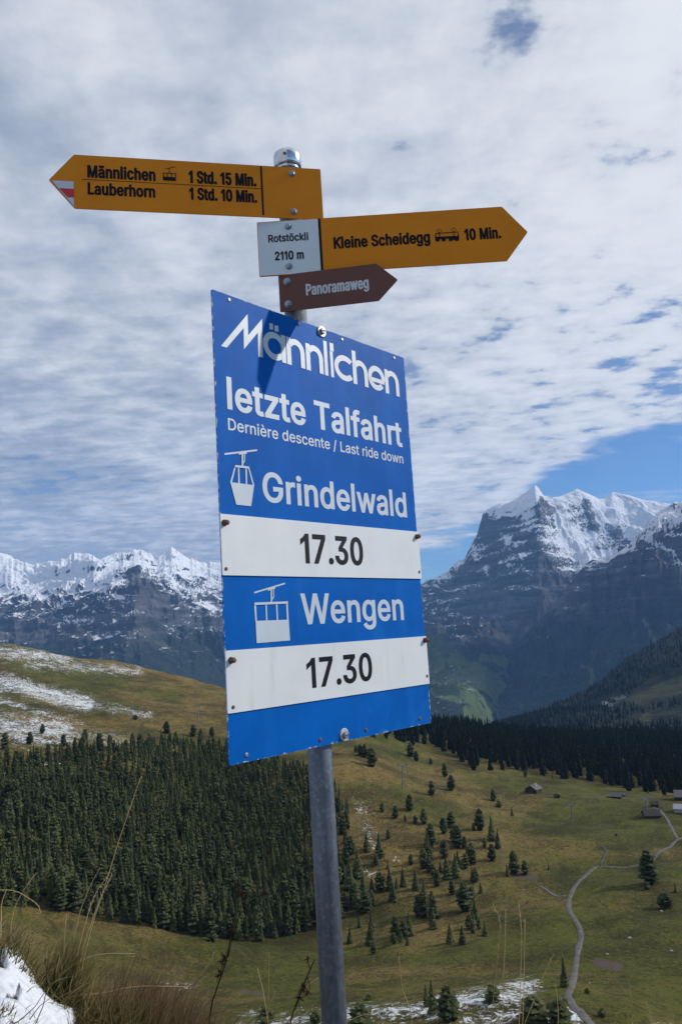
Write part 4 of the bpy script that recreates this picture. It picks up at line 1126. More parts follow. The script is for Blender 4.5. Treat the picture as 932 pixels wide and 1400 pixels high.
for cx_, cy_ in ((126, 88), (294, 76)):
    for sx in (-1, 1):
        pm.flat(g([(cx_, cy_ - 24), (cx_, cy_ - 18), (cx_ + sx * 26, cy_ + 1), (cx_ + sx * 32, cy_ + 1)]), -.0006)
        pm.flat(g([(cx_, cy_ + 28), (cx_, cy_ + 21), (cx_ + sx * 26, cy_ + 1), (cx_ + sx * 32, cy_ + 1)]), -.0008)
pm.build('pictogram', M_BLACK, bd.root)
for q in [(125, 93), (128, 220)]:
    x, z = bd.pts(ZB, SB, [q])[0]
    bolt_head('bolt', bd.root, x, z, .0076, M_BOLT)

# --- small brown arrow
yc = math.radians(-7.54)
bd = Board('arrow_sign', 'small dark brown arrow sign pointing right, reading Panoramaweg', 'sign', on_pole(yc, .032), yc, .7823, 'hiking arrow signs on the post')
L, Rr, T_, H_ = -.0323, .209, .2577, .0946
MB().prism(rounded([(L, 0), (Rr, 0), (T_, H_ / 2), (Rr, H_), (L, H_)], .003), 0, .003).build('board', M_BROWN, bd.root)
mb = MB()
bd.text(mb, 'Panoramaweg', ZB, SB, (183, 311), (383, 291), (183, 274), .155)
mb.build('lettering', M_GREYLET, bd.root)
for q in [(122, 268), (126, 340)]:
    x, z = bd.pts(ZB, SB, [q])[0]
    bolt_head('bolt', bd.root, x, z, .0085, M_BOLT)

# --- the tall blue timetable panel
yp = math.radians(48.5158)
PW, PH = .6778, .991
bd = Board('timetable_sign', 'tall blue enamel panel with white lettering and two white 17.30 plates on the post', 'sign', (-.2484, 1.6), yp, .749 - PH)
MB().prism(rounded([(0, 0), (PW, 0), (PW, PH), (0, PH)], .004, 2), 0, .003).build('board', M_BLUE, bd.root)
Z3, S3 = (280, 390), 2.9125
Z4 = (280, 690)
wl = Lines(M_WHITE_LET, bd.root)
bd.text(wl, 'letzte Talfahrt', Z3, S3, (90, 498), (786, 641), (90, 374), .205)
bd.text(wl, 'Dernière descente / Last ride down', Z3, S3, (93, 582), (789, 706), (93, 535), .18)
bd.text(wl, 'Grindelwald', Z3, S3, (232, 866), (804, 921), (232, 746), .20)
bd.text(wl, 'Wengen', Z4, S3, (386, 480), (792, 457), (386, 356), .195)
wl = MB()
# the resort's name in round stroke letters
A_ = ((295, 420), 7.169)
B_ = ((420, 450), 6.657)
wl.flat(bd.pts(*A_, [(50, 380), (310, 68), (316, 276), (452, 115), (460, 494), (416, 487), (411, 248), (275, 412), (271, 205), (106, 397)]), -.0006)
wl.flat(bd.pts(*A_, [(522, 157), (557, 161), (560, 223), (525, 216)]), -.0006)
wl.flat(bd.pts(*A_, [(573, 179), (610, 183), (613, 243), (576, 237)]), -.0006)
zbase = np.mean([bd.pts(*A_, [q])[0][1] for q in [(460, 494), (742, 572), (870, 607)]] + [bd.pts(*B_, [q])[0][1] for q in [(192, 427), (243, 440), (450, 502), (548, 530), (742, 587), (831, 612)]])
zx = np.mean([bd.pts(*A_, [q])[0][1] for q in [(562, 243), (695, 303)]] + [bd.pts(*B_, [q])[0][1] for q in [(20, 135), (310, 226), (610, 325), (698, 370)]])
zasc = np.mean([bd.pts(*B_, [q])[0][1] for q in [(165, 110), (420, 198)]])
ax = lambda x, y=400: bd.pts(*A_, [(x, y)])[0][0]
bx = lambda x, y=350: bd.pts(*B_, [(x, y)])[0][0]
SW = ax(740, 500) - ax(697, 500)


def stem(x0, x1, z0, z1, y):
    wl.flat([(x0, z0), (x1, z0), (x1, z1), (x0, z1)], y)


def arc(x0, x1, z0, z1, a0, a1, y, w=None, n=28):
    """stroke along an ellipse that fills the box x0..x1, z0..z1"""
    w = w or SW
    cx_, cz, rx, rz = (x0 + x1) / 2, (z0 + z1) / 2, (x1 - x0) / 2, (z1 - z0) / 2
    vs, fs = [], []
    for k in range(n + 1):
        a = math.radians(a0 + (a1 - a0) * k / n)
        vs += [(cx_ + rx * math.cos(a), y, cz + rz * math.sin(a)), (cx_ + (rx - w) * math.cos(a), y, cz + (rz - w) * math.sin(a))]
    for k in range(n):
        fs.append((2 * k, 2 * k + 2, 2 * k + 3, 2 * k + 1))
    wl.add(vs, fs)


def letter_n(x0, x1, ztop=None):
    stem(x0, x0 + SW, zbase, ztop or zx, -.0006)
    hx = (x1 - x0) / 2
    arc(x0, x1, zx - 2 * hx, zx, 150, 0, -.0009)
    stem(x1 - SW, x1, zbase, zx - hx, -.0012)


arc(ax(464), ax(683), zbase, zx, 0, 360, -.0006, n=44)
stem(ax(683) - SW * .95, ax(683), zbase, zx, -.0009)
letter_n(ax(694, 450), ax(869, 500))
letter_n(ax(882, 480), bx(141, 300))
stem(bx(148, 200), bx(190, 400), zbase, zasc, -.0006)
stem(bx(202, 200), bx(240, 400), zbase, zx, -.0006)
stem(bx(201, 160), bx(235, 170), zasc - SW * 1.45, zasc, -.0009)
arc(bx(246), bx(432), zbase, zx, 44, 316, -.0006, n=36)
letter_n(bx(407, 300), bx(548, 450), zasc)
xe0, xe1 = bx(553, 450), bx(702, 450)
arc(xe0, xe1, zbase, zx, -6, 320, -.0006, n=40)
zmid = (zbase + zx) / 2
stem(xe0 + SW * .6, xe1 - SW * .2, zmid - SW * .85, zmid - SW * .05, -.0009)
letter_n(bx(703, 450), bx(832, 550))
wl.build('lettering', M_WHITE_LET, bd.root)
# gondola pictograms
g = lambda l: bd.pts((300, 605), 13.314, l)
pm = MB()
pm.flat(g([(88, 195), (680, 125), (683, 155), (92, 228)]), -.0006)
pm.flat(g([(345, 175), (495, 165), (492, 205), (450, 212), (395, 218), (348, 222)]), -.0009)
pm.flat(g([(398, 200), (428, 200), (428, 440), (400, 438)]), -.0012)
pm.flat(g([(440, 200), (460, 200), (458, 330), (440, 375), (425, 385), (425, 360), (441, 330)]), -.0015)
pm.flat(g([(280, 412), (530, 440), (532, 478), (272, 450)]), -.0018)
pm.flat(g([(275, 430), (298, 435), (222, 740), (192, 725)]), -.0006)
pm.flat(g([(518, 450), (540, 455), (630, 775), (604, 778)]), -.0006)
pm.flat(g([(332, 440), (356, 442), (368, 765), (338, 765)]), -.0009)
pm.flat(g([(466, 450), (494, 452), (502, 775), (476, 775)]), -.0009)
pm.flat(g([(192, 722), (625, 778), (572, 1160), (300, 1132)]), -.0012)
pm.build('pictogram', M_WHITE_LET, bd.root)
g = lambda l: bd.pts((335, 790), 13.314, l)
pm = MB()
pm.flat(g([(160, 258), (720, 88), (722, 115), (165, 286)]), -.0006)
pm.flat(g([(412, 210), (470, 180), (530, 165), (550, 185), (515, 212), (455, 222), (415, 240)]), -.0009)
pm.flat(g([(458, 190), (482, 190), (486, 350), (482, 440), (458, 440), (460, 370)]), -.0012)
pm.flat(g([(498, 190), (515, 190), (520, 350), (492, 400), (480, 400), (480, 380), (505, 340)]), -.0015)
pm.flat(g([(160, 452), (770, 428), (772, 470), (162, 495)]), -.0018)
pm.flat(g([(160, 460), (196, 460), (212, 790), (185, 790)]), -.0006)
pm.flat(g([(742, 440), (772, 440), (790, 765), (760, 770)]), -.0006)
pm.flat(g([(365, 470), (390, 470), (402, 785), (378, 785)]), -.0009)
pm.flat(g([(556, 470), (582, 470), (596, 780), (572, 780)]), -.0009)
pm.flat(g([(185, 785), (788, 762), (812, 1140), (205, 1190)]), -.0012)
pm.build('pictogram', M_WHITE_LET, bd.root)
# the two screwed-on white plates
for (cor, txt, tb, label, screws) in [
        ([(50, 42), (846, 104), (860, 291), (56, 287)], '17.30', ((380, 237), (628, 239), (380, 118)), None, [(74, 73, 1), (838, 128, 1), (81, 256, 0), (849, 268, 0)]),
        ([(74, 592), (880, 516), (893, 705), (88, 842)], '17.30', ((405, 733), (664, 698), (405, 612)), None, [(100, 620, 1), (870, 540, 1), (109, 806, 0), (880, 682, 0)])]:
    c_ = bd.pts(Z4, S3, cor)
    zt_ = (c_[0][1] + c_[1][1]) / 2
    zb_ = (c_[2][1] + c_[3][1]) / 2
    pl = MB().prism(rounded([(-.0015, zb_), (PW + .0012, zb_), (PW + .0012, zt_), (-.0015, zt_)], .002, 2), -.0032, -.0006).build('time_plate', M_PLATE, bd.root)
    mb = MB()
    bd.text(mb, txt, Z4, S3, *tb, .195, -.0038)
    mb.build('lettering', M_BLACK, pl)
    for sx, sy, big_ in screws:
        x, z = bd.pts(Z4, S3, [(sx, sy)])[0]
        bolt_head('screw', pl, x, z, .0062 if big_ else .0038, M_RUSTY, -.0032, .012 if big_ else .002, hexa=bool(big_))
for q in [(96, 58), (371, 155), (545, 216), (752, 290)]:
    x, z = bd.pts(Z3, S3, [q])[0]
    bolt_head('screw', bd.root, x, z, .0046, M_WASHER if q[0] != 371 else M_RUSTY, 0, .0022, hexa=False)
for q in [(165, 997), (459, 937), (641, 897), (855, 853)]:
    x, z = bd.pts(Z4, S3, [q])[0]
    bolt_head('screw', bd.root, x, z, .0048, M_RUSTY if q[0] != 165 else M_BOLT, 0, .0022, hexa=False)
for org, q in [(Z3, (463, 185)), (Z4, (553, 916))]:
    x, z = bd.pts(org, S3, [q])[0]
    b = MB()
    b.lathe_y([(.0075, -.0035), (.0135, -.0035), (.0148, -.0022), (.0148, -.0003)], x, z, 24, 0)
    b.lathe_y([(.003, -.010), (.0072, -.0095), (.0078, -.008), (.0078, -.0036)], x, z, 18, 1)
    b.box(x - .005, x + .005, -.0112, -.0102, z - .001, z + .001, 2)
    b.build('bolt', [M_WASHER, M_BOLT, M_RUSTY], bd.root)

# ------------------------------------------------------------------ path and stream
def strip(name, pix, width, mat, lift=0.25, rmin=100, n=160):
    P = [hit(x, y, rmin) for x, y in pix]
    P = np.array([q for q in P if q is not None])
    s = np.concatenate([[0], np.cumsum(np.hypot(*np.diff(P[:, :2], axis=0).T))])
    q = np.linspace(0, s[-1], n)
    X, Y = pchip(s, P[:, 0], q), pchip(s, P[:, 1], q)
    dx, dy = np.gradient(X), np.gradient(Y)
    l = np.hypot(dx, dy)
    nx, ny = -dy / l, dx / l
    w = width * (1 + 0.25 * fbm(q / 9 + X[0], q * 0 + 3, 3))
    rows = []
    for u in (-.5, -.17, .17, .5):
        xx, yy = X + nx * w * u, Y + ny * w * u
        zz = gz(xx, yy) + (lift if abs(u) < .3 else lift * .35)
        rows.append(np.stack([xx, yy, zz], 1))
    V = np.array(rows)
    o = mesh_obj(name, V.reshape(-1, 3), grid_faces(4, n)[:, ::-1].copy(), mat, smooth=True)
    o['kind'] = 'structure'
    return o


def gravel_material(name, c0, c1):
    m, t, b = principled(name, None, 0.95, 0, .1)
    p = t.pos()
    n = t.noise(p, 0.8, 6, 0.7)
    col = t.mix(t.step(n, .35, .65), c0, c1)
    col = t.mix(t.math('MULTIPLY', t.step(t.noise(p, 0.25, 4, .6), .55, .65), .5), col, (0.10, 0.10, 0.045))
    t.put(b.inputs['Base Color'], col)
    return m


M_PATH = gravel_material('gravel_track', (0.095, 0.09, 0.083), (0.16, 0.15, 0.14))
strip('path', [(812, 1420), (805, 1398), (790, 1382), (779, 1368), (782, 1345), (787, 1320), (791, 1295), (793, 1275), (788, 1262), (780, 1250), (777, 1237), (781, 1222), (790, 1208), (803, 1195), (820, 1185), (845, 1186), (862, 1186), (880, 1181), (895, 1172), (910, 1161), (922, 1152), (934, 1146), (960, 1135)], 1.6, M_PATH)
strip('path', [(927, 1148), (921, 1140), (916, 1130), (909, 1118), (900, 1108), (893, 1104), (884, 1102)], 1.4, M_PATH, n=60)
strip('path', [(790, 1090), (820, 1091), (850, 1087), (880, 1090), (910, 1087), (932, 1088)], 1.0, gravel_material('faint_track', (0.11, 0.12, 0.07), (0.15, 0.15, 0.10)), n=50)
M_STREAM = gravel_material('stream_bed', (0.07, 0.068, 0.06), (0.24, 0.245, 0.26))
strip('stream', [(738, 1212), (748, 1219), (757, 1224), (768, 1226), (776, 1225)], .9, M_STREAM, n=40)
strip('stream', [(820, 1184), (825, 1172), (828, 1164), (822, 1157)], 1.1, gravel_material('ditch', (0.03, 0.03, 0.02), (0.12, 0.12, 0.11)), n=30)

# ------------------------------------------------------------------ conifers
def crown_material(name, c0, c1):
    m, t, b = principled(name, None, 0.85, 0, 0.15)
    r = t.n('ShaderNodeObjectInfo').outputs['Random']
    a = t.attr('tint')
    f = t.math('ADD', t.math('MULTIPLY', r, 0.55), t.math('MULTIPLY', a, 0.45))
    col = t.mix(f, c0, c1)
    col = t.mix(t.step(r, 0.93, 0.97), col, (0.075, 0.068, 0.030))
    t.put(b.inputs['Base Color'], col)
    return m


M_CROWN = crown_material('conifer_needles', (0.028, 0.038, 0.016), (0.092, 0.102, 0.036))
M_TRUNK, _t, _b = principled('conifer_bark', None, 0.9, 0, .1)
_t.put(_b.inputs['Base Color'], _t.mix(_t.noise(_t.n('ShaderNodeTexCoord').outputs['Object'], 30, 4, .6), (0.035, 0.026, 0.02), (0.10, 0.08, 0.065)))


def crown_geo(seed, levels=18, nb=8, rad=.17, base=.05, style='spruce', ragged=.3):
    """unit-high conifer crown of drooping needle sprays; returns verts, tris, tint"""
    r = np.random.default_rng(seed)
    V, Fc, T = [], [], []
    lean = r.normal(0, .012, 2)

    def tri(a, b_, c, t):
        k = len(V)
        V.extend([a, b_, c])
        T.extend([t] * 3)
        Fc.append((k, k + 1, k + 2))
    for i in range(levels):
        f = (i + r.uniform(-.3, .3)) / levels
        f = min(max(f, 0), .985)
        z = base + (1 - base) * f
        if style == 'spruce':
            R0 = rad * (1 - f) ** .85 * (.55 + .45 * min(1, f * 9 + .35))
        else:
            R0 = rad * 1.25 * math.sqrt(max(.02, 1 - f ** 2.2)) * (.6 + .4 * min(1, f * 5))
        n = max(4, int(nb * (.55 + .6 * (1 - f))))
        a0 = r.uniform(0, 6.28)
        cx_, cy_ = lean[0] * z, lean[1] * z
        for k in range(n):
            a = a0 + 6.283 * (k + r.uniform(-.3, .3)) / n
            R = R0 * r.uniform(1 - ragged * 1.5, 1 + ragged)
            dz = -R * r.uniform(.25, .75) if style == 'spruce' else R * r.uniform(-.15, .35)
            w = R * r.uniform(.30, .5) + .012
            th = (1 - base) / levels * r.uniform(.8, 1.5)
            ca, sa = math.cos(a), math.sin(a)
            root = (cx_ + ca * R * .05, cy_ + sa * R * .05, z + th * .5)
            tip = (cx_ + ca * R, cy_ + sa * R, z + dz)
            m1 = (cx_ + ca * R * .62 - sa * w, cy_ + sa * R * .62 + ca * w, z + dz * .55 - th * .2)
            m2 = (cx_ + ca * R * .62 + sa * w, cy_ + sa * R * .62 - ca * w, z + dz * .55 - th * .2)
            up = (cx_ + ca * R * .55, cy_ + sa * R * .55, z + dz * .3 + th * .75)
            dn = (cx_ + ca * R * .5, cy_ + sa * R * .5, z + dz * .6 - th * .9)
            t = r.uniform(0, 1)
            tri(root, m1, up, t)
            tri(root, up, m2, t)
            tri(m1, tip, up, t)
            tri(tip, m2, up, t)
            tri(root, dn, m1, t)
            tri(root, m2, dn, t)
    k = len(V)
    tri((-.010 + lean[0], 0 + lean[1], .93), (.010 + lean[0], lean[1], .93), (lean[0], lean[1], 1.0), .5)
    tri((lean[0], -.010 + lean[1], .93), (lean[0], .010 + lean[1], .93), (lean[0], lean[1], 1.0), .5)
    return np.array(V), np.array(Fc), np.array(T)


def trunk_geo(h0=.0, h1=.7, r=.018):
    b = MB().rings([[(q * math.cos(2 * math.pi * i / 7), q * math.sin(2 * math.pi * i / 7), z) for i in range(7)] for q, z in ((r * 1.5, -.03), (r, .04), (r * .8, .3), (r * .3, h1))])
    return b


VARS = {}
for kind, arglist in {
        'spruce': [(s_, 18, 9, .150 + .02 * (s_ % 3), .05, 'spruce', .3) for s_ in range(6)],
        'pine': [(s_ + 20, 14, 10, .165 + .025 * (s_ % 2), .07, 'pine', .38) for s_ in range(5)],
        'shrub': [(s_ + 40, 8, 11, .42, .0, 'pine', .4) for s_ in range(3)]}.items():
    VARS[kind] = []
    for a_ in arglist:
        v, f, t_ = crown_geo(*a_)
        VARS[kind].append((v, f, t_))

tree_proto = {}


def crown_mesh(kind, i):
    key = (kind, i)
    if key not in tree_proto:
        v, f, t_ = VARS[kind][i]
        o = mesh_obj('crown', v, f, M_CROWN, attrs={'tint': t_})
        me = o.data
        bpy.data.objects.remove(o)
        o2 = trunk_geo().build('trunk', M_TRUNK)
        tm = o2.data
        bpy.data.objects.remove(o2)
        tree_proto[key] = (me, tm)
    return tree_proto[key]


def plant_tree(name, kind, P, h, label, group, cat='tree', wide=1.0):
    i = int(rng.integers(len(VARS[kind])))
    me, tm = crown_mesh(kind, i)
    root = thing(name, label, cat, (P[0], P[1], P[2] - .02 * h), float(rng.uniform(0, 6.28)), group)
    for nm, md in (('crown', me), ('trunk', tm)):
        if nm == 'trunk' and kind == 'shrub':
            continue
        o = bpy.data.objects.new(nm, md)
        C.objects.link(o)
        o.parent = root
        o.scale = (h * wide, h * wide, h)
    return root


def in_poly(x, y, poly):
    poly = np.asarray(poly, float)
    r = np.zeros(np.shape(x), bool)
    j = len(poly) - 1
    for i in range(len(poly)):
        xi, yi, xj, yj = *poly[i], *poly[j]
        with np.errstate(divide='ignore', invalid='ignore'):
            c = ((yi > y) != (yj > y)) & (x < (xj - xi) * (y - yi) / (yj - yi + 1e-12) + xi)
        r ^= c
        j = i
    return r


def merged_forest(name, P, h, label, kinds, lowpoly, cat='forest', group=None):
    Vs, Fs, Ts = [], [], []
    base = 0
    for q, hh in zip(P, h):
        v, f, t_ = lowpoly[int(rng.integers(len(lowpoly)))]
        a = rng.uniform(0, 6.28)
        ca, sa = math.cos(a), math.sin(a)
        w = hh * rng.uniform(.85, 1.2)
        vv_ = np.stack([(v[:, 0] * ca - v[:, 1] * sa) * w + q[0], (v[:, 0] * sa + v[:, 1] * ca) * w + q[1], v[:, 2] * hh + q[2] - .02 * hh], 1)
        Vs.append(vv_)
        Fs.append(f + base)
        base += len(v)
        Ts.append(np.clip(t_ * .45 + rng.uniform(0, .6), 0, 1))
    o = mesh_obj(name, np.concatenate(Vs), np.concatenate(Fs), M_CROWN_MASS, attrs={'tint': np.concatenate(Ts)})
    tag(o, label, cat, group, 'stuff')
    return o


m, t, b_ = principled('forest_needles', None, 0.85, 0, .12)
t.put(b_.inputs['Base Color'], t.mix(t.attr('tint'), (0.025, 0.035, 0.016), (0.090, 0.100, 0.036)))
M_CROWN_MASS = m
m, t, b_ = principled('cloud_shaded_needles', None, 0.9, 0, .1)  # darker copy of the needle colour, standing in for cloud shadow
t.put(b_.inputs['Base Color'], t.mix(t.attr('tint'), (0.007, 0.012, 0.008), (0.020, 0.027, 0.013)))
M_CROWN_SHADED = m

# the dense wood on the left-hand slope
FOREST = [(-170, 1225), (0, 1238), (60, 1242), (150, 1258), (230, 1272), (300, 1284), (345, 1288), (385, 1282), (440, 1270), (470, 1240), (478, 1100), (440, 1060), (400, 1050), (330, 1030), (300, 1012), (235, 1003), (180, 1028), (120, 1022), (60, 1040), (0, 1035), (-170, 1020)]
cand = []
for _ in range(60000):
    a = rng.uniform(az_of(-170, 1100), az_of(480, 1100))
    r = math.sqrt(rng.uniform(270 ** 2, 520 ** 2))
    cand.append((math.sin(a) * r, math.cos(a) * r))
cand = np.array(cand)
cz = gz(cand[:, 0], cand[:, 1])
cpx, cpy, _ = project(np.c_[cand, cz])
ok = in_poly(cpx, cpy, FOREST)
thin = sstep(cpy, 1015, 1075)
clear = fbm(cand[:, 0] / 28, cand[:, 1] / 28, 3)
gapm = (clear > .42 + .25 * thin) | (rng.uniform(0, 1, len(cand)) > .25 + .75 * thin)
rightpart = rng.uniform(0, 1, len(cand)) < np.interp(cpx + 60 * fbm(cand[:, 0] / 40, cand[:, 1] / 40, 2), [365, 470], [0, .93])
ok &= ~gapm & ~rightpart
cand, cz, cpx, cpy = cand[ok], cz[ok], cpx[ok], cpy[ok]
cell = {}
keep = []
for i, (x, y) in enumerate(cand):
    dmin = 2.9
    k = (int(x // 5), int(y // 5))
    good = all((x - cand[j, 0]) ** 2 + (y - cand[j, 1]) ** 2 > dmin * dmin for dx in (-1, 0, 1) for dy in (-1, 0, 1) for j in cell.get((k[0] + dx, k[1] + dy), ()))
    if good:
        cell.setdefault(k, []).append(i)
        keep.append(i)
cand, cz, cpx, cpy = cand[keep], cz[keep], cpx[keep], cpy[keep]
R_ = np.hypot(cand[:, 0], cand[:, 1])
hs_ = np.interp(R_, [280, 340, 420, 520], [11.6, 9.8, 8.2, 6.6]) * rng.uniform(.5, 1.2, len(R_))
inview = (cpx > -10) & (cpx < 440)
order = np.argsort(-(hs_ / R_) * inview)
NI = 165
ind, rest = order[:NI], order[NI:]
LAB = {'spruce': 'dark pointed spruce at the lower edge of the dense wood on the left slope', 'pine': 'round topped dark pine among spruces in the dense wood on the left slope'}
for i in ind:
    kind = 'spruce' if rng.uniform() < .7 else 'pine'
    plant_tree('spruce_tree' if kind == 'spruce' else 'pine_tree', kind, (cand[i, 0], cand[i, 1], cz[i]), hs_[i], LAB[kind], 'spruces of the dense wood' if kind == 'spruce' else 'pines of the dense wood')
low1 = [crown_geo(100 + s_, 11, 6, .17, .03, 'spruce' if s_ % 3 else 'pine', .3) for s_ in range(8)]
merged_forest('forest', np.c_[cand[rest], cz[rest]], hs_[rest], 'dense dark conifer wood covering the left slope below the snowy pasture', None, low1)

# single trees and clumps on the slopes: (picture x, y of the foot, height in picture, kind)
def zl(org, sc, lst, kind, kw):
    return [(org[0] + x / sc, org[1] + y / sc, h / sc, kind, kw) for x, y, h in lst]


SPUR = 'dark conifer in the scattered stand on the sunlit spur right of the post'
CLUMP = 'dark conifer in the loose clump low on the slope right of the post'
SNOWY = 'stunted conifer at the upper edge of the wood below the snow streaked pasture'
trees = []
trees += zl((440, 1020), 3.33, [(75, 300, 100), (130, 500, 110), (95, 400, 80), (275, 300, 60), (335, 330, 60), (400, 295, 75), (380, 345, 45), (465, 355, 85), (425, 355, 45), (555, 400, 70), (590, 370, 70), (690, 385, 50), (740, 465, 50),
                                (650, 470, 50), (690, 540, 70), (655, 560, 90), (560, 510, 80), (405, 540, 60), (465, 560, 90), (490, 575, 70), (775, 525, 75)], 'pine', SPUR)
trees += zl((440, 1020), 3.33, [(230, 95, 85), (215, 60, 50), (195, 50, 60), (155, 30, 40), (405, 50, 60), (495, 85, 40), (175, 45, 60), (430, 70, 45)], 'pine', 'dark conifer just under the lower right corner of the blue panel')
trees += zl((440, 1020), 3.33, [(510, 600, 90), (525, 640, 90), (570, 605, 100), (610, 600, 90), (685, 610, 60), (370, 640, 110), (125, 650, 120), (265, 660, 110), (310, 660, 90), (225, 660, 60), (185, 655, 70), (340, 650, 60), (300, 560, 40), (620, 560, 80), (540, 575, 70)], 'spruce', CLUMP)
trees += zl((440, 1210), 3.585, [(170, 110, 120), (215, 140, 120), (185, 210, 80), (135, 285, 100), (240, 290, 100), (350, 80, 100), (540, 100, 90), (520, 110, 50), (530, 170, 50), (630, 290, 130), (690, 290, 120), (750, 170, 90), (770, 215, 60), (800, 250, 60), (700, 130, 150), (730, 80, 90), (255, 335, 60)], 'spruce', CLUMP)
trees += zl((0, 870), 2.9125, [(665, 390, 52), (770, 400, 55), (845, 400, 50), (320, 445, 45), (400, 450, 60), (255, 440, 45), (170, 390, 45), (120, 430, 55), (20, 450, 90), (340, 415, 40), (440, 450, 50), (530, 440, 55), (560, 445, 60), (600, 440, 45), (700, 420, 45), (800, 415, 55)], 'pine', SNOWY)
ONE = [
    ((440, 1020), 3.33, (500, 225, 60), 'pine', 'round dark pine left of the broad bush on the grassy spur'),
    ((440, 1020), 3.33, (560, 140, 60), 'pine', 'leaning dark pine uppermost on the open meadow below the forest edge'),
    ((440, 1020), 3.33, (590, 205, 65), 'pine', 'broad dark pine beside the meadow saddle below the leaning pine'),
    ((440, 1020), 3.33, (780, 250, 48), 'pine', 'small round pine alone on the meadow left of the chalet with the grey roof'),
    ((440, 1020), 3.33, (805, 278, 25), 'shrub', 'tiny dark bush at the foot of the small round pine'),
    ((440, 1020), 3.33, (865, 320, 40), 'spruce', 'thin small spruce standing alone left of the middle lift pylon'),
    ((440, 1020), 3.33, (720, 385, 90), 'pine', 'broad dark pine next to the tallest pair above the clump'),
    ((440, 1020), 3.33, (775, 430, 100), 'spruce', 'tall dark spruce, upper one of the touching pair on the spur'),
    ((440, 1020), 3.33, (800, 470, 80), 'spruce', 'dark spruce, lower one of the touching pair on the spur'),
    ((440, 1020), 3.33, (875, 585, 95), 'pine', 'dark bushy pine in the small group on the meadow left of the path bend'),
    ((440, 1020), 3.33, (925, 585, 55), 'pine', 'small pine right of the bushy pine left of the path bend'),
    ((440, 1020), 3.33, (845, 595, 55), 'spruce', 'small spruce left of the bushy pine left of the path bend'),
    ((700, 1040), 4.017, (755, 672, 150), 'pine', 'large lone dark pine on the meadow inside the bend of the path'),
    ((700, 1040), 4.017, (895, 725, 40), 'spruce', 'small pointed spruce near the right edge below the lone pine'),
    ((700, 1040), 4.017, (570, 415, 12), 'shrub', 'tiny dark bush alone in the middle of the green meadow'),
    ((700, 1040), 4.017, (200, 600, 30), 'spruce', 'very small spruce on the meadow above the stream'),
    ((670, 1210), 3.557, (852, 112, 58), 'shrub', 'low dark bush left of the small pointed spruce at the right edge'),
    ((670, 1210), 3.557, (760, 22, 30), 'shrub', 'flat dark bush in the shade below the lone pine'),
    ((670, 1210), 3.557, (362, 497, 118), 'spruce', 'leaning dark spruce beside the path at the edge of the snow patch'),
    ((670, 1210), 3.557, (545, 640, 30), 'shrub', 'small dark bush right of the path in the bottom corner'),
    ((670, 1210), 3.557, (470, 528, 20), 'shrub', 'low bush touching the right side of the path near the snow'),
    ((440, 1210), 3.585, (545, 630, 130), 'spruce', 'narrow dark spruce in the patchy snow, left of the dark pair'),
    ((440, 1210), 3.585, (512, 600, 90), 'spruce', 'smaller spruce behind the narrow one in the patchy snow'),
    ((440, 1210), 3.585, (618, 672, 140), 'pine', 'dark bushy pine in the patchy snow near the bottom edge'),
    ((440, 1210), 3.585, (650, 665, 95), 'pine', 'rounded dark pine touching the bushy one in the patchy snow'),
    ((440, 1210), 3.585, (190, 690, 85), 'shrub', 'dark round bush in the snow right beside the post'),
    ((440, 1210), 3.585, (840, 575, 65), 'shrub', 'dark bush in the thickest snow below the seed stalks'),
    ((440, 1210), 3.585, (230, 565, 24), 'shrub', 'flat dark bush at the upper rim of the patchy snow'),
    ((670, 1210), 3.557, (215, 672, 100), 'shrub', 'large dark bush in the snow left of the path'),
    ((670, 1210), 3.557, (330, 672, 85), 'shrub', 'dark bush between the large bush and the path'),
    ((200, 1190), 3.883, (640, 810, 70), 'shrub', 'dark bush at the bottom edge left of the post'),
    ((200, 1190), 3.883, (900, 812, 50), 'shrub', 'dark bush half hidden by the foot of the post'),
    ((200, 1190), 3.883, (350, 380, 45), 'shrub', 'dark bush on the meadow just below the wood'),
    ((200, 1190), 3.883, (610, 380, 80), 'spruce', 'small spruce standing before the lower edge of the wood'),
    ((200, 1190), 3.883, (760, 330, 150), 'spruce', 'narrow brownish spruce at the right end of the wood edge'),
    ((200, 1190), 3.883, (680, 360, 90), 'spruce', 'short broad spruce at the wood edge left of the brownish one'),
    ((0, 870), 2.9125, (540, 332, 18), 'shrub', 'tiny bush alone on the brown hillside below the snow streaks'),
    ((700, 1040), 4.017, (72, 90, 40), 'pine', 'dark pine at the forest edge above the grey roofed chalet'),
    ((700, 1040), 4.017, (220, 100, 35), 'spruce', 'small spruce at the forest edge right of the grey roofed chalet'),
    ((700, 1040), 4.017, (745, 180, 28), 'spruce', 'small spruce at the forest edge above the right-hand huts'),
]
CLP = [(470, 1175), (560, 1135), (650, 1150), (668, 1265), (610, 1300), (500, 1295), (462, 1260)]
for _ in range(400):
    x, y = rng.uniform(460, 670), rng.uniform(1140, 1300)
    if in_poly(np.array([x]), np.array([y]), CLP)[0] and perlin(np.array([x / 38.0]), np.array([y / 30.0]))[0] > .12 and len(trees) < 122:
        trees.append((x, y, rng.uniform(17, 34), 'pine' if rng.uniform() < .45 else 'spruce', CLUMP))
for x, y, h, kind, kw in trees:
    P = hit(x, y)
    if P is None:
        continue
    H = h / F_PX * np.linalg.norm(P) * rng.uniform(.62, 1.05)
    if kind == 'spruce' and rng.uniform() < .3:
        kind = 'pine'
    plant_tree('spruce_tree' if kind == 'spruce' else 'pine_tree', kind, P, H, kw, {SPUR: 'conifers scattered on the spur', CLUMP: 'conifers in the loose clump', SNOWY: 'conifers at the upper edge of the wood'}.get(kw, 'conifers under the panel corner'), wide=1.55 if kind == 'spruce' else 1.35)
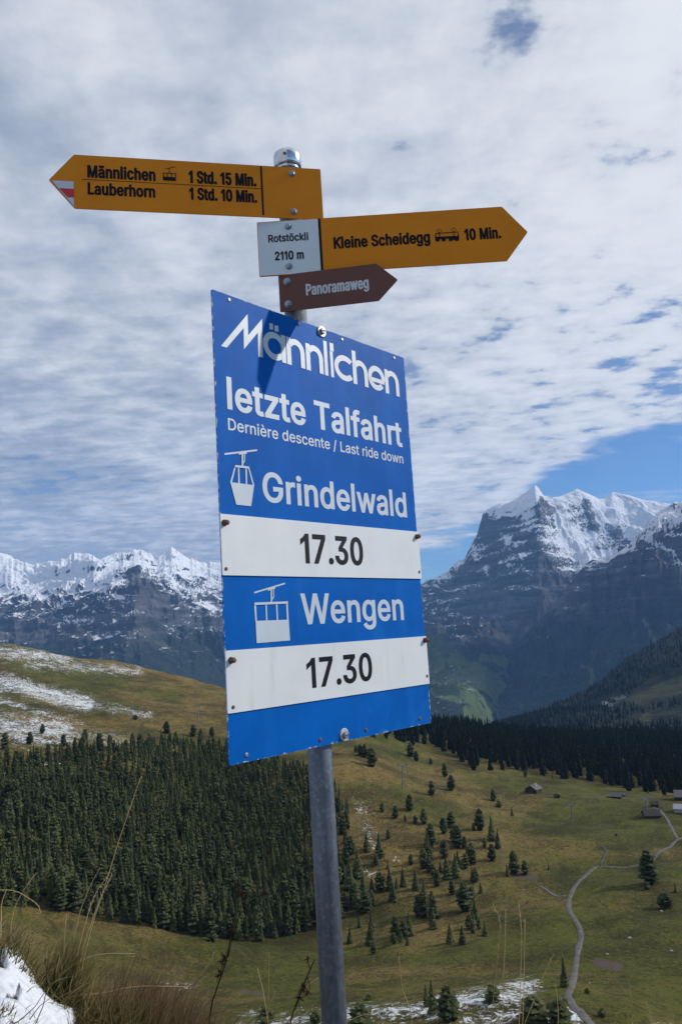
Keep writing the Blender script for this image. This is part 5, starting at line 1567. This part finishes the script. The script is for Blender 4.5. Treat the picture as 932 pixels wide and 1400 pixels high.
for org, sc, (x, y, h), kind, lab in ONE:
    P = hit(org[0] + x / sc, org[1] + y / sc)
    if P is None:
        continue
    H = h / sc / F_PX * np.linalg.norm(P)
    plant_tree({'spruce': 'spruce_tree', 'pine': 'pine_tree', 'shrub': 'shrub'}[kind], kind, P, H, lab, None, 'shrub' if kind == 'shrub' else 'tree', wide=1.3 if kind != 'shrub' else 1.1)

# the dark wood beyond the meadow, down to the valley
xs_e = [500, 590, 640, 700, 760, 850, 905, 940, 1100]
ys_e = [1010, 1018, 1052, 1052, 1064, 1077, 1087, 1086, 1088]
edge = [hit(x, y, 300) for x, y in zip(xs_e, ys_e)]
ea = np.array([math.atan2(q[0], q[1]) for q in edge])
er = np.array([math.hypot(q[0], q[1]) for q in edge])
a = rng.uniform(ea[0], ea[-1], 5200)
r = np.sqrt(rng.uniform(500 ** 2, 1120 ** 2, 5200))
ok = r > np.interp(a, ea, er) + rng.normal(0, 9, len(a)) + 4
ok &= rng.uniform(0, 1, len(a)) < np.interp(a + .03 * perlin(r / 30, a * 20), [ea[0], ea[0] + .07], [.02, 1])
a, r = a[ok], r[ok]
P = np.c_[np.sin(a) * r, np.cos(a) * r]
pz = gz(P[:, 0], P[:, 1])
low2 = [crown_geo(200 + s_, 8, 5, .17, .03, 'spruce', .3) for s_ in range(6)]
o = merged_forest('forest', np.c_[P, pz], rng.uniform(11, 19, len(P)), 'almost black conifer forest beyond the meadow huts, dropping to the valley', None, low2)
o.data.materials[0] = M_CROWN_SHADED
# woods on the slope with the far farmhouses
nu, nv = SP.shape[:2]
iu, iv = rng.integers(0, nu - 1, 9000), rng.integers(4, int(nv * .92), 9000)
Q = SP[iu, iv] + rng.normal(0, 4, (9000, 3)) * [1, 1, 0]
qx, qy = SPX[iu, iv], SPY[iu, iv]
fv = np.zeros(len(Q))
for x0, y0, x1, y1, wd, s in PAST:
    dx, dy = x1 - x0, y1 - y0
    q = np.clip(((qx - x0) * dx + (qy - y0) * dy) / (dx * dx + dy * dy), 0, 1)
    fv = np.maximum(fv, s * np.exp(-(np.hypot(qx - x0 - q * dx, qy - y0 - q * dy) / wd) ** 2))
ok = (fv < .55) & (qx > 560)
low3 = [crown_geo(300 + s_, 5, 4, .2, .0, 'spruce', .3) for s_ in range(5)]
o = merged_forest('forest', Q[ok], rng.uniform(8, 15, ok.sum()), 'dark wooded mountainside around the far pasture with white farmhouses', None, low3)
o.data.materials[0] = M_CROWN_SHADED

# ------------------------------------------------------------------ huts, farmhouses, lift pylons
def wood_mat(name, c0, c1):
    m, t, b = principled(name, None, 0.85, 0, .2)
    p = t.n('ShaderNodeTexCoord').outputs['Object']
    mp = t.n('ShaderNodeMapping')
    mp.inputs['Scale'].default_value = (.2, .2, 5)
    t.put(mp.inputs[0], p)
    t.put(b.inputs['Base Color'], t.mix(t.step(t.noise(mp.outputs[0], 2.2, 4, .6), .3, .7), c0, c1))
    return m


M_WOOD = wood_mat('weathered_boards', (0.035, 0.024, 0.018), (0.085, 0.060, 0.045))
M_ROOFG = wood_mat('grey_shingles', (0.09, 0.085, 0.09), (0.17, 0.165, 0.17))
M_ROOFD = wood_mat('dark_shingles', (0.030, 0.027, 0.030), (0.07, 0.062, 0.062))
M_ROOFM = wood_mat('pale_metal_roof', (0.32, 0.33, 0.37), (0.46, 0.47, 0.52))
M_STONE = wood_mat('whitewashed_stone', (0.34, 0.33, 0.32), (0.52, 0.51, 0.49))
M_DARKGL, _, _ = principled('dark_pane', (0.015, 0.017, 0.02), 0.2)


def hut(px, py, wpx, deep, yaw, wall_h, roof, label, name='mountain_hut', cat='hut', wall=None, chimney=False, hipped=False):
    P = hit(px, py)
    d = np.linalg.norm(P)
    w = wpx / F_PX * d
    l = w * deep
    root = thing(name, label, cat, P + [0, 0, -.5], yaw)
    wm, rf = MB(), MB()
    rh = w * .30
    e = .5
    hw, hl = w / 2, l / 2
    wm.prism([(-hw, 0), (hw, 0), (hw, wall_h), (0, wall_h + rh), (-hw, wall_h)], -hl, hl)
    wo = wm.build('wall', wall or M_WOOD, root)
    for s in (-1, 1):
        a_, b2 = (0, wall_h + rh + .05), (s * (hw + e), wall_h - e * rh / hw + .05)
        rf.prism([a_, b2, (b2[0], b2[1] + .22), (a_[0], a_[1] + .25)], -hl - e, hl + e)
    ro = rf.build('roof', roof, root)
    if chimney:
        MB().box(hw * .3, hw * .3 + .8, -.4, .4, wall_h + rh * .5, wall_h + rh + 1.0).build('chimney', M_STONE, ro)
    MB().box(-.55, .55, -hl - .06, -hl - .005, .4, 2.4).build('door', M_ROOFD, root)
    for s in (-1, 1):
        MB().box(s * hw * .62 - .4, s * hw * .62 + .4, -hl - .05, -hl - .004, 1.3, 2.2).build('window', M_DARKGL, root)
    return root


hut(729, 1084, 15, 1.0, math.radians(-38), 2.8, M_ROOFG, 'brown chalet with a steep grey roof below the forest edge, nearest the spur', chimney=True)
hut(761, 1091, 5, 1.0, .3, 1.8, M_ROOFD, 'tiny shed on the meadow just right of the steep roofed chalet')
hut(842, 1091, 10, 1.2, math.radians(62), 1.6, M_ROOFG, 'low grey roofed hut in the middle of the far meadow')
hut(851, 1089, 6, 1.0, math.radians(60), 1.6, M_ROOFG, 'small lean-to shed directly behind the low grey roofed hut')
hut(894, 1103, 8, 1.0, math.radians(75), 2.0, M_ROOFD, 'small dark square hut beside the upper end of the path')
hut(890, 1117, 16, 1.1, math.radians(82), 1.6, M_ROOFD, 'wide dark hut with a low shingle roof below the small square hut')
hut(936, 1092, 19, 1.2, math.radians(72), 2.4, M_ROOFG, 'long grey roofed barn cut by the right picture edge')
hut(934, 1110, 12, 1.6, math.radians(60), 2.2, M_ROOFM, 'white walled barn with a pale metal roof near the right edge', wall=M_STONE)


def slope_hit(px, py):
    k = np.argmin((SPX - px) ** 2 + (SPY - py) ** 2)
    return SP.reshape(-1, 3)[k]


far_h = [(828, 963, 8, 'white'), (833, 966, 6, 'white'), (839, 960, 6, 'brown'), (846, 957, 7, 'white'), (852, 955, 6, 'white'), (832, 958, 5, 'brown')]
FL = ['white farmhouse at the lower left end of the far pasture hamlet', 'small white house in front of the lower left farmhouse of the hamlet', 'brown barn in the middle of the far pasture hamlet', 'white house right of the brown barn in the hamlet',
      'white house at the upper right end of the far pasture hamlet', 'small brown shed behind the lower left farmhouse of the hamlet']
for (px, py, w, c_), lab in zip(far_h, FL):
    P = slope_hit(px, py)
    d = np.linalg.norm(P)
    ww = w / F_PX * d * .9
    b = MB()
    root = thing('farmhouse', lab, 'house', P + [0, 0, -1], rng.uniform(-.6, .6), 'houses of the far pasture hamlet')
    MB().prism([(-ww / 2, 0), (ww / 2, 0), (ww / 2, 5), (0, 8), (-ww / 2, 5)], -ww * .4, ww * .4).build('wall', M_STONE if c_ == 'white' else M_WOOD, root)
    rf = MB()
    for s in (-1, 1):
        rf.prism([(0, 8.1), (s * (ww / 2 + .6), 4.9), (s * (ww / 2 + .6), 5.4), (0, 8.6)], -ww * .4 - .6, ww * .4 + .6)
    rf.build('roof', M_ROOFG if c_ == 'white' else M_ROOFD, root)

M_PYLON = metal_mat('pylon_steel', (0.16, 0.18, 0.20), (0.25, 0.27, 0.30), .5, .4)


def pylon(px, py, hpx, label, lean=0.0):
    P = hit(px, py)
    d = np.linalg.norm(P)
    h = hpx / F_PX * d
    root = thing('lift_pylon', label, 'pylon', P + [0, 0, -.3], math.radians(20), 'chairlift pylons')
    MB().rings([[(r_ * math.cos(k * .785) + lean * z, r_ * math.sin(k * .785), z) for k in range(8)] for r_, z in ((.42, 0), (.26, h))]).build('mast', M_PYLON, root)
    MB().box(-2.6 + lean * h, 2.6 + lean * h, -.2, .2, h + .02, h + .38).build('crossarm', M_PYLON, root)
    for s in (-1, 1):
        b = MB()
        b.box(s * 2.3 - .12 + lean * h, s * 2.3 + .12 + lean * h, -1.6, 1.6, h + .42, h + .72)
        for k in (-1.2, -.4, .4, 1.2):
            b.rings([[(s * 2.3 + .18 * u + lean * h, k + .3 * math.cos(q * .785), h + .55 + .3 * math.sin(q * .785)) for q in range(8)] for u in (-1.2, -.8)])
        b.build('sheave_assembly', M_PYLON, root)


pylon(270, 992, 27, 'slim grey lift pylon on the brown hillside left of the panel', .10)
pylon(550, 1080, 30, 'slim grey lift pylon on the grassy spur below the panel corner', .08)
pylon(782, 1121, 18, 'short grey lift pylon in the middle of the far meadow')
pylon(884, 1112, 16, 'thin lift pylon right above the wide dark hut')

# boulders on the meadow
M_ROCK = wood_mat('pale_boulder', (0.22, 0.20, 0.17), (0.40, 0.37, 0.31))
for px, py, w, lab in [(829, 1305, 5, 'pale boulder on the green meadow above the bare patch'), (860, 1283, 7, 'brownish boulder on the meadow below the lone pine'), (917, 1301, 6, 'pale boulder near the right edge of the meadow'), (805, 1344, 4, 'small pale boulder right of the path near the bottom'),
                       (903, 1246, 5, 'pale boulder beside the dark bush near the right edge')]:
    P = hit(px, py)
    s = w / F_PX * np.linalg.norm(P) * .36
    b = MB()
    rs_ = [(.55, -.3), (1.0, .05), (.9, .45), (.5, .8), (.12, .95)]
    b.rings([[(s * q * math.cos(k * .698) * rng.uniform(.8, 1.2), s * q * math.sin(k * .698) * rng.uniform(.8, 1.2), s * z * .8) for k in range(9)] for q, z in rs_])
    o = b.build('boulder', M_ROCK)
    o.location = tuple(P)
    tag(o, lab, 'boulder')

# houses of the village on the valley floor: countless specks
vm = MB()
tp = bpy.data.objects['mountain'].data
vh = []
mo = bpy.data.objects['mountain_range']
for mo in (bpy.data.objects['mountain_range'], bpy.data.objects['mountain']):
    co = np.empty(len(mo.data.vertices) * 3, np.float32)
    mo.data.vertices.foreach_get('co', co)
    co = co.reshape(-1, 3)
    x, y, d = project(co)
    okv = (np.hypot((x - 602) / 30, (y - 962) / 16) < 1) | (np.hypot((x - 612) / 40, (y - 925) / 30) < .6)
    vh.append(co[okv])
vh = np.concatenate(vh)
if len(vh):
    pick = vh[rng.integers(0, len(vh), 110)] + rng.normal(0, 12, (110, 3)) * [1, 1, 0]
    for q in pick:
        s = rng.uniform(4, 7)
        a = rng.uniform(0, 3.1)
        c_, s_ = math.cos(a) * s, math.sin(a) * s
        pts = [(q[0] + c_ - s_ * .7, q[1] + s_ + c_ * .7), (q[0] - c_ - s_ * .7, q[1] - s_ + c_ * .7), (q[0] - c_ + s_ * .7, q[1] - s_ - c_ * .7), (q[0] + c_ + s_ * .7, q[1] + s_ - c_ * .7)]
        z0, z1 = q[2] - 4, q[2] + s * .9
        rp = [((pts[0][0] + pts[3][0]) / 2, (pts[0][1] + pts[3][1]) / 2, z1 + s * .5), ((pts[1][0] + pts[2][0]) / 2, (pts[1][1] + pts[2][1]) / 2, z1 + s * .5)]
        vs = [(*p_, z0) for p_ in pts] + [(*p_, z1) for p_ in pts] + rp
        vm.add(vs, [(0, 1, 5, 4), (1, 2, 6, 5), (2, 3, 7, 6), (3, 0, 4, 7), (5, 6, 9), (7, 4, 8)], 0)
        vm.add(vs, [(4, 5, 9, 8), (6, 7, 8, 9)], 1)
    o = vm.build('village_houses', [M_STONE, M_ROOFG])
    tag(o, 'scatter of tiny village houses on the green valley floor beside the panel', 'village', None, 'stuff')

# ------------------------------------------------------------------ grass, tufts and stalks on the knoll
def straw_mat(name, c0, c1, c2=None):
    m, t, b = principled(name, None, 0.75, 0, .2)
    a = t.attr('tint')
    col = t.mix(a, c0, c1)
    if c2:
        col = t.mix(t.step(t.attr('along'), .25, .9), c2, col)
    t.put(b.inputs['Base Color'], col)
    tr = t.n('ShaderNodeBsdfTranslucent')       # thin dry leaves let the sun through
    t.put(tr.inputs[0], col)
    ms = t.n('ShaderNodeMixShader')
    ms.inputs[0].default_value = 0.45
    t.put(ms.inputs[1], b.outputs[0])
    t.put(ms.inputs[2], tr.outputs[0])
    for nd in t.t.nodes:
        if nd.type == 'OUTPUT_MATERIAL':
            t.put(nd.inputs[0], ms.outputs[0])
    return m


M_STRAW = straw_mat('dry_grass', (0.22, 0.165, 0.07), (0.58, 0.44, 0.22), (0.14, 0.12, 0.045))
M_GREEN = straw_mat('green_grass', (0.11, 0.105, 0.030), (0.40, 0.32, 0.14), (0.075, 0.082, 0.022))
M_RED = straw_mat('reddish_grass', (0.11, 0.060, 0.036), (0.33, 0.205, 0.125), (0.10, 0.095, 0.026))
M_STALK = straw_mat('straw_stalk', (0.46, 0.35, 0.17), (0.75, 0.60, 0.36))
M_WEED = straw_mat('dead_weed', (0.030, 0.017, 0.012), (0.085, 0.045, 0.028))


class Blades:
    def __init__(s):
        s.v, s.f, s.t, s.a = [], [], [], []

    def blade(s, p, d, bend, l, w, n=4, tint=None, taper=1.0):
        """p root, d initial direction, bend drift added along the length"""
        p = np.array(p, float)
        d = np.array(d, float)
        d /= np.linalg.norm(d)
        side = np.cross(d, CF + rng.normal(0, .4, 3))
        side /= np.linalg.norm(side) + 1e-9
        tint = rng.uniform() if tint is None else tint
        k = len(s.v)
        for i in range(n + 1):
            f = i / n
            q = p + d * l * f + np.array(bend) * l * f * f
            ww = w * (1 - f ** 1.5 * taper) * .5
            s.v += [q - side * ww, q + side * ww]
            s.t += [tint, tint]
            s.a += [f, f]
        for i in range(n):
            s.f.append((k + 2 * i, k + 2 * i + 1, k + 2 * i + 3, k + 2 * i + 2))

    def build(s, name, mat, parent=None, origin=None):
        v = np.array(s.v)
        if origin is not None:
            v = v - np.asarray(origin)
        o = mesh_obj(name, v, np.array(s.f), mat, parent, attrs={'tint': s.t, 'along': s.a})
        if origin is not None and parent is None:
            o.location = tuple(map(float, origin))
        return o


def knoll_pt(px, py):
    """near ground under a picture point"""
    d = ray(px, py)
    a = math.atan2(d[0], d[1])
    t = d[2] / math.hypot(d[0], d[1])
    r = np.exp(np.linspace(math.log(.8), math.log(5.0), 500))
    z = gz(np.sin(a) * r, np.cos(a) * r) / r
    k = np.argmax(z >= t)
    R = r[k] if (z >= t).any() else 3.4
    x, y = math.sin(a) * R, math.cos(a) * R
    return np.array([x, y, float(gz(x, y))])


# ground cover
gb = Blades()
cnt = 0
ks_lookup = lambda x, y: snow[np.clip(((np.arctan2(x, y) - AZ[0]) / (AZ[1] - AZ[0])).astype(int), 0, NA - 1), np.clip(((np.log(np.hypot(x, y)) - LR[0]) / (LR[1] - LR[0])).astype(int), 0, NR - 1)]
xx = rng.uniform(-2.6, 1.7, 60000)
yy = rng.uniform(1.2, 4.6, 60000)
kk = ks_lookup(xx, yy)
cl = fbm(xx / .35, yy / .35, 3)
ok = ((kk < .30) | (rng.uniform(0, 1, len(xx)) < .035)) & (np.hypot(xx, yy) < 4.7) & (cl > -.35 + rng.normal(0, .3, len(xx)))
zz = gz(xx, yy)
ppx, ppy, _ = project(np.c_[xx, yy, zz])
ok &= (ppy < 1560) & (ppx > -260) & (ppx < 1150)
for x, y, z, c_ in zip(xx[ok][:17000], yy[ok][:17000], zz[ok][:17000], cl[ok][:17000]):
    l = rng.uniform(.05, .13) * (1.1 + .5 * c_)
    th = rng.uniform(0, 6.28)
    lean = rng.uniform(.1, 1.0)
    gb.blade((x, y, z - .01), (math.cos(th) * lean, math.sin(th) * lean, 1), (math.cos(th) * .35, math.sin(th) * .35, -.45), l, rng.uniform(.002, .0045), 3)
gco = gb.build('grass', M_GREEN)
tag(gco, 'short matted grass covering the knoll in front around the snow', 'grass', None, 'stuff')


def tuft(name, px, py, hpx, n, spread, mat, label, lean=(0.0, 0.0), wild=.35, width=(.0025, .0058), bendk=.35, droop=.3):
    P = knoll_pt(px, py)
    d = np.linalg.norm(P)
    H = hpx / F_PX * d
    b = Blades()
    for _ in range(n):
        q = P + np.append(rng.normal(0, spread, 2), 0)
        q[2] = float(gz(q[0], q[1])) - .01
        th = rng.uniform(0, 6.28)
        ln = abs(rng.normal(0, wild))
        l = H * rng.uniform(.5, 1.05)
        b.blade(q, (math.cos(th) * ln + lean[0], math.sin(th) * ln + lean[1], 1), (math.cos(th) * bendk * ln + lean[0] * .4, math.sin(th) * bendk * ln, -droop * rng.uniform(0, 1) * (ln + .1)), l, rng.uniform(*width), 5)
    o = b.build(name, mat, None, P)
    tag(o, label, 'grass tuft')
    return o


tuft('grass_tuft', 84, 1358, 88, 380, .028, M_GREEN, 'tall green and brown grass tuft standing in the snow', (.22, 0), .22)
tuft('grass_tuft', 116, 1366, 62, 420, .06, M_STRAW, 'shorter straw coloured grass clump right of the tall green tuft', (.25, 0), .5)
tuft('grass_tuft', 226, 1406, 104, 2600, .105, M_RED, 'big reddish brown grass tussock at the bottom edge', (.20, 0), .42)
tuft('grass_tuft', 168, 1408, 66, 800, .10, M_STRAW, 'messy straw clump in front of the reddish tussock', (.1, 0), .7)
tuft('grass_tuft', 255, 1420, 90, 900, .085, M_GREEN, 'green grass clump under the right side of the reddish tussock', (.28, 0), .4)
tuft('grass_tuft', 2, 1256, 42, 420, .08, M_STRAW, 'dry yellow grass hummock at the left edge above the snow', (.35, 0), .6, droop=.9)
tuft('grass_tuft', 4, 1300, 14, 110, .03, M_GREEN, 'low green grass patch at the left edge amid the snow', (.2, 0), .8)
tuft('grass_tuft', 34, 1328, 9, 60, .02, M_GREEN, 'small grass patch poking out of the middle of the snow', (.4, 0), .7)
tuft('grass_tuft', 3, 1394, 16, 120, .035, M_STRAW, 'low brown grass patch in the bottom left corner', (.3, 0), .8)
tuft('grass_tuft', 140, 1386, 46, 500, .07, M_STRAW, 'pale flattened straw between the snow and the reddish tussock', (.35, 0), .8)
tuft('grass_tuft', 285, 1412, 62, 600, .08, M_STRAW, 'pale straw clump at the right end of the reddish tussock', (.3, 0), .6)
tuft('grass_tuft', 310, 1424, 58, 420, .13, M_STRAW, 'thin straw clump at the foot of the dead weed', (.1, 0), .6)


def stalk(pts, label, mat=None, w=.0036, head=0.0, headw=.006, root_py=None, name='grass_stalk', cat='grass stalk', dist=None):
    """a single stem through picture points (foot first); all at the depth of its foot"""
    P0 = knoll_pt(*pts[0]) if dist is None else None
    D = float(P0 @ CF) if dist is None else dist
    Q = []
    for px, py in pts:
        v = CF + CR * ((px - CX) / F_PX) - CU * ((py - CY) / F_PX)
        Q.append(v * D)
    # continue the stem down into the ground
    Q = np.array(Q)
    g0 = float(gz(Q[0][0], Q[0][1]))
    if Q[0][2] > g0:
        dirn = (Q[0] - Q[1]) / np.linalg.norm(Q[0] - Q[1])
        dirn = dirn * .35 + np.array([0, 0, -1]) * .65
        Q = np.vstack([Q[0] + dirn * ((Q[0][2] - g0 + .02) / -dirn[2]), Q])
    s = np.concatenate([[0], np.cumsum(np.linalg.norm(np.diff(Q, axis=0), axis=1))])
    q = np.linspace(0, s[-1], 22)
    Pn = pchip(s, Q, q) if len(Q) > 2 else np.array([Q[0] + (Q[-1] - Q[0]) * k / s[-1] for k in q])
    Pn = Pn + np.cumsum(rng.normal(0, .0006, Pn.shape), 0)
    b = MB()
    b.tube(Pn, np.linspace(w * .55, w * .3, 22), 5)
    root = thing(name, label, cat, Q[0])
    bo = b.build('stem', mat or M_STALK, root)
    bo.location = tuple(-Q[0])
    n = len(bo.data.vertices)
    for nm, vals in (('tint', np.full(n, rng.uniform(.3, 1))), ('along', np.ones(n))):
        a = bo.data.attributes.new(nm, 'FLOAT', 'POINT')
        a.data.foreach_set('value', vals.astype(np.float32))
    if head:
        hb = Blades()
        L_ = s[-1]
        for _ in range(46):
            f = 1 - head * rng.uniform(0, 1) ** 1.0
            k = f * 21
            i = min(int(k), 20)
            p = Pn[i] + (Pn[i + 1] - Pn[i]) * (k - i)
            d = Pn[min(i + 1, 21)] - Pn[i]
            d = d / np.linalg.norm(d) + rng.normal(0, .38, 3)
            hb.blade(p, d, (0, 0, -.1), headw * rng.uniform(1.2, 2.6), headw * .35, 2)
        ho = hb.build('seed_head', mat or M_STALK, root)
        ho.location = tuple(-Q[0])
    return root


stalk([(112, 1330), (125, 1272), (150, 1190), (172, 1120), (192, 1062)], 'tallest thin straw stalk, reaching up before the wood', head=.16, headw=.006, w=.0038)
stalk([(96, 1330), (108, 1255), (122, 1215), (138, 1185)], 'second straw stalk from the tall green tuft, leaning right', head=.0, w=.0036)
stalk([(104, 1320), (118, 1262), (132, 1222), (150, 1195)], 'straw stalk with bushy head, left one of the close pair', head=.3, headw=.007)
stalk([(110, 1322), (126, 1262), (140, 1225), (154, 1198)], 'straw stalk with bushy head, right one of the close pair', head=.3, headw=.007)
stalk([(88, 1320), (89, 1285), (92, 1250)], 'short upright straw stalk at the left of the tall tuft')
stalk([(20, 1245), (30, 1222), (42, 1204), (50, 1194)], 'bent straw stalk rising from the yellow hummock', head=.15, headw=.004)
stalk([(2, 1216), (20, 1217), (40, 1227), (52, 1236), (55, 1246)], 'arching dry stalk drooping over the yellow hummock', head=.25, headw=.004)
stalk([(2, 1252), (3, 1235), (10, 1217)], 'short stalk at the very left edge')
stalk([(75, 1362), (130, 1358), (190, 1347), (258, 1347)], 'long straw bent nearly level across the tussock', w=.004)
stalk([(120, 1308), (150, 1302), (184, 1302)], 'short level straw between tall tuft and tussock', w=.004)
stalk([(262, 1350), (278, 1328), (290, 1312), (292, 1302)], 'curved pale straw right of the reddish tussock', head=.2, headw=.004)
stalk([(262, 1352), (276, 1338), (292, 1329)], 'short forked straw beside the curved one', w=.004)
stalk([(366, 1396), (360, 1355), (352, 1325)], 'pale straw leaning left, left one of the three by the post', head=.2, headw=.004)
stalk([(367, 1395), (368, 1350), (369, 1302)], 'upright pale straw, middle one of the three by the post', head=.3, headw=.004)
stalk([(364, 1396), (371, 1372), (377, 1356)], 'short pale straw, right one of the three by the post')
stalk([(396, 1400), (404, 1378), (416, 1352), (434, 1337)], 'curved pale straw bending towards the post', w=.0042)
stalk([(668, 1430), (673, 1370), (679, 1310), (683, 1262), (681, 1250), (674, 1238)], 'tall pale seed stalk with drooping tip, leftmost on the right side', head=.22, headw=.007)
stalk([(686, 1430), (687, 1360), (689, 1300), (690, 1245)], 'tall pale seed stalk just right of the drooping one', head=.22, headw=.006)
stalk([(709, 1430), (711, 1370), (712, 1300), (712, 1262), (708, 1236)], 'tall seed stalk, left one of the second pair', head=.2, headw=.006)
stalk([(713, 1430), (715, 1370), (716, 1310), (717, 1256)], 'tall seed stalk, right one of the second pair', head=.14, headw=.005)
stalk([(712, 1420), (728, 1370), (745, 1328), (758, 1303)], 'straw leaning right with a feathery head before the snow', head=.28, headw=.007, w=.004)
stalk([(762, 1420), (762, 1385), (759, 1345)], 'short reddish straw by the path in front')
stalk([(788, 1390), (789, 1350), (797, 1332)], 'thin straw curling right in front of the path', w=.0018)
stalk([(866, 1420), (864, 1375), (859, 1340)], 'short seed stalk, middle one of three in the right corner', head=.3, headw=.005)
stalk([(859, 1420), (856, 1385), (852, 1362)], 'short seed stalk, left one of three in the right corner', head=.3, headw=.004)
stalk([(894, 1420), (890, 1390), (883, 1367)], 'short seed stalk, right one of three in the right corner', head=.35, headw=.006)
stalk([(566, 1420), (562, 1385), (550, 1352), (545, 1310)], 'reddish forked straw beside the post before the snow', head=.12, headw=.004, w=.004)
stalk([(468, 1402), (490, 1390), (505, 1384)], 'short bent straw at the right of the post foot', w=.0042)


def dead_weed(pts, side, label):
    root = stalk(pts, label, M_WEED, w=.0075, name='dead_weed', cat='weed')
    P0 = knoll_pt(*pts[0])
    D = float(P0 @ CF)
    at3 = lambda px, py: D * (CF + CR * ((px - CX) / F_PX) - CU * ((py - CY) / F_PX))
    org = np.array(root.location)
    for sp_ in side:
        b = MB()
        Q = [at3(*q) for q in sp_]
        b.tube(Q, np.linspace(.0018, .0010, len(Q)), 5)
        bo = b.build('side_stem', M_WEED, root)
        bo.location = tuple(-org)
    hb = Blades()
    for sp_ in side:
        p = at3(*sp_[-1])
        for _ in range(16):
            hb.blade(p + rng.normal(0, .003, 3), rng.normal(0, 1, 3) + [0, 0, .4], (0, 0, -.3), rng.uniform(.01, .024), .005, 2)
    for f in (.35, .5, .55):
        x = pts[0][0] + (pts[-1][0] - pts[0][0]) * f
        y = pts[0][1] + (pts[-1][1] - pts[0][1]) * f
        for _ in range(14):
            hb.blade(at3(x, y) + rng.normal(0, .004, 3), rng.normal(0, 1, 3) + [0, 0, -.3], (0, 0, -.4), rng.uniform(.012, .035), .006, 2)
    ho = hb.build('withered_leaves', M_WEED, root)
    ho.location = tuple(-org)


dead_weed([(290, 1372), (300, 1342), (310, 1310), (316, 1275), (319, 1255)], [[(318, 1265), (318, 1280), (317, 1270)], [(312, 1308), (316, 1290), (328, 1250), (332, 1222)], [(326, 1252), (345, 1232), (362, 1221)], [(326, 1248), (324, 1220), (321, 1208)]],
          'tall dark brown dead weed with withered leaves left of the post')
dead_weed([(398, 1392), (408, 1365), (420, 1335), (430, 1312)], [[(420, 1335), (424, 1352), (420, 1358)], [(424, 1326), (421, 1316), (421, 1310)]], 'dark dead weed leaning towards the lower post')

# fan of very fine twigs at the lower left
for k, (pts, lab) in enumerate([([(50, 1398), (62, 1365), (66, 1330), (64, 1305)], 'thin dark twig upright in the snow, near the tuft'), ([(22, 1400), (46, 1378), (66, 1350)], 'thin dark twig lying slanted over the snow'), ([(30, 1330), (38, 1310), (43, 1290)], 'fine dark twig crossing the upper snow patch')]):
    stalk(pts, lab, M_WEED, w=.003, name='twig', cat='twig')

# ------------------------------------------------------------------ the air between here and the far peaks
HZ = MB()
HZ.add([(x, y, z) for z in (-790, 2300) for x, y in ((-13000, -400), (13000, -400), (13000, 13500), (-13000, 13500))], [(3, 2, 1, 0), (4, 5, 6, 7), (0, 1, 5, 4), (1, 2, 6, 5), (2, 3, 7, 6), (3, 0, 4, 7)])
m = bpy.data.materials.new('thin_air')
m.use_nodes = True
t = NT(m.node_tree)
v = t.n('ShaderNodeVolumePrincipled')
v.inputs['Color'].default_value = (0.25, 0.52, 1.0, 1)
v.inputs['Density'].default_value = HAZE
v.inputs['Anisotropy'].default_value = 0.1
o = t.n('ShaderNodeOutputMaterial')
t.put(o.inputs['Volume'], v.outputs[0])
hz = HZ.build('haze', m)
hz['kind'] = 'stuff'
hz['label'] = 'thin blue air between the post and the far snowy peaks'
hz['category'] = 'haze'
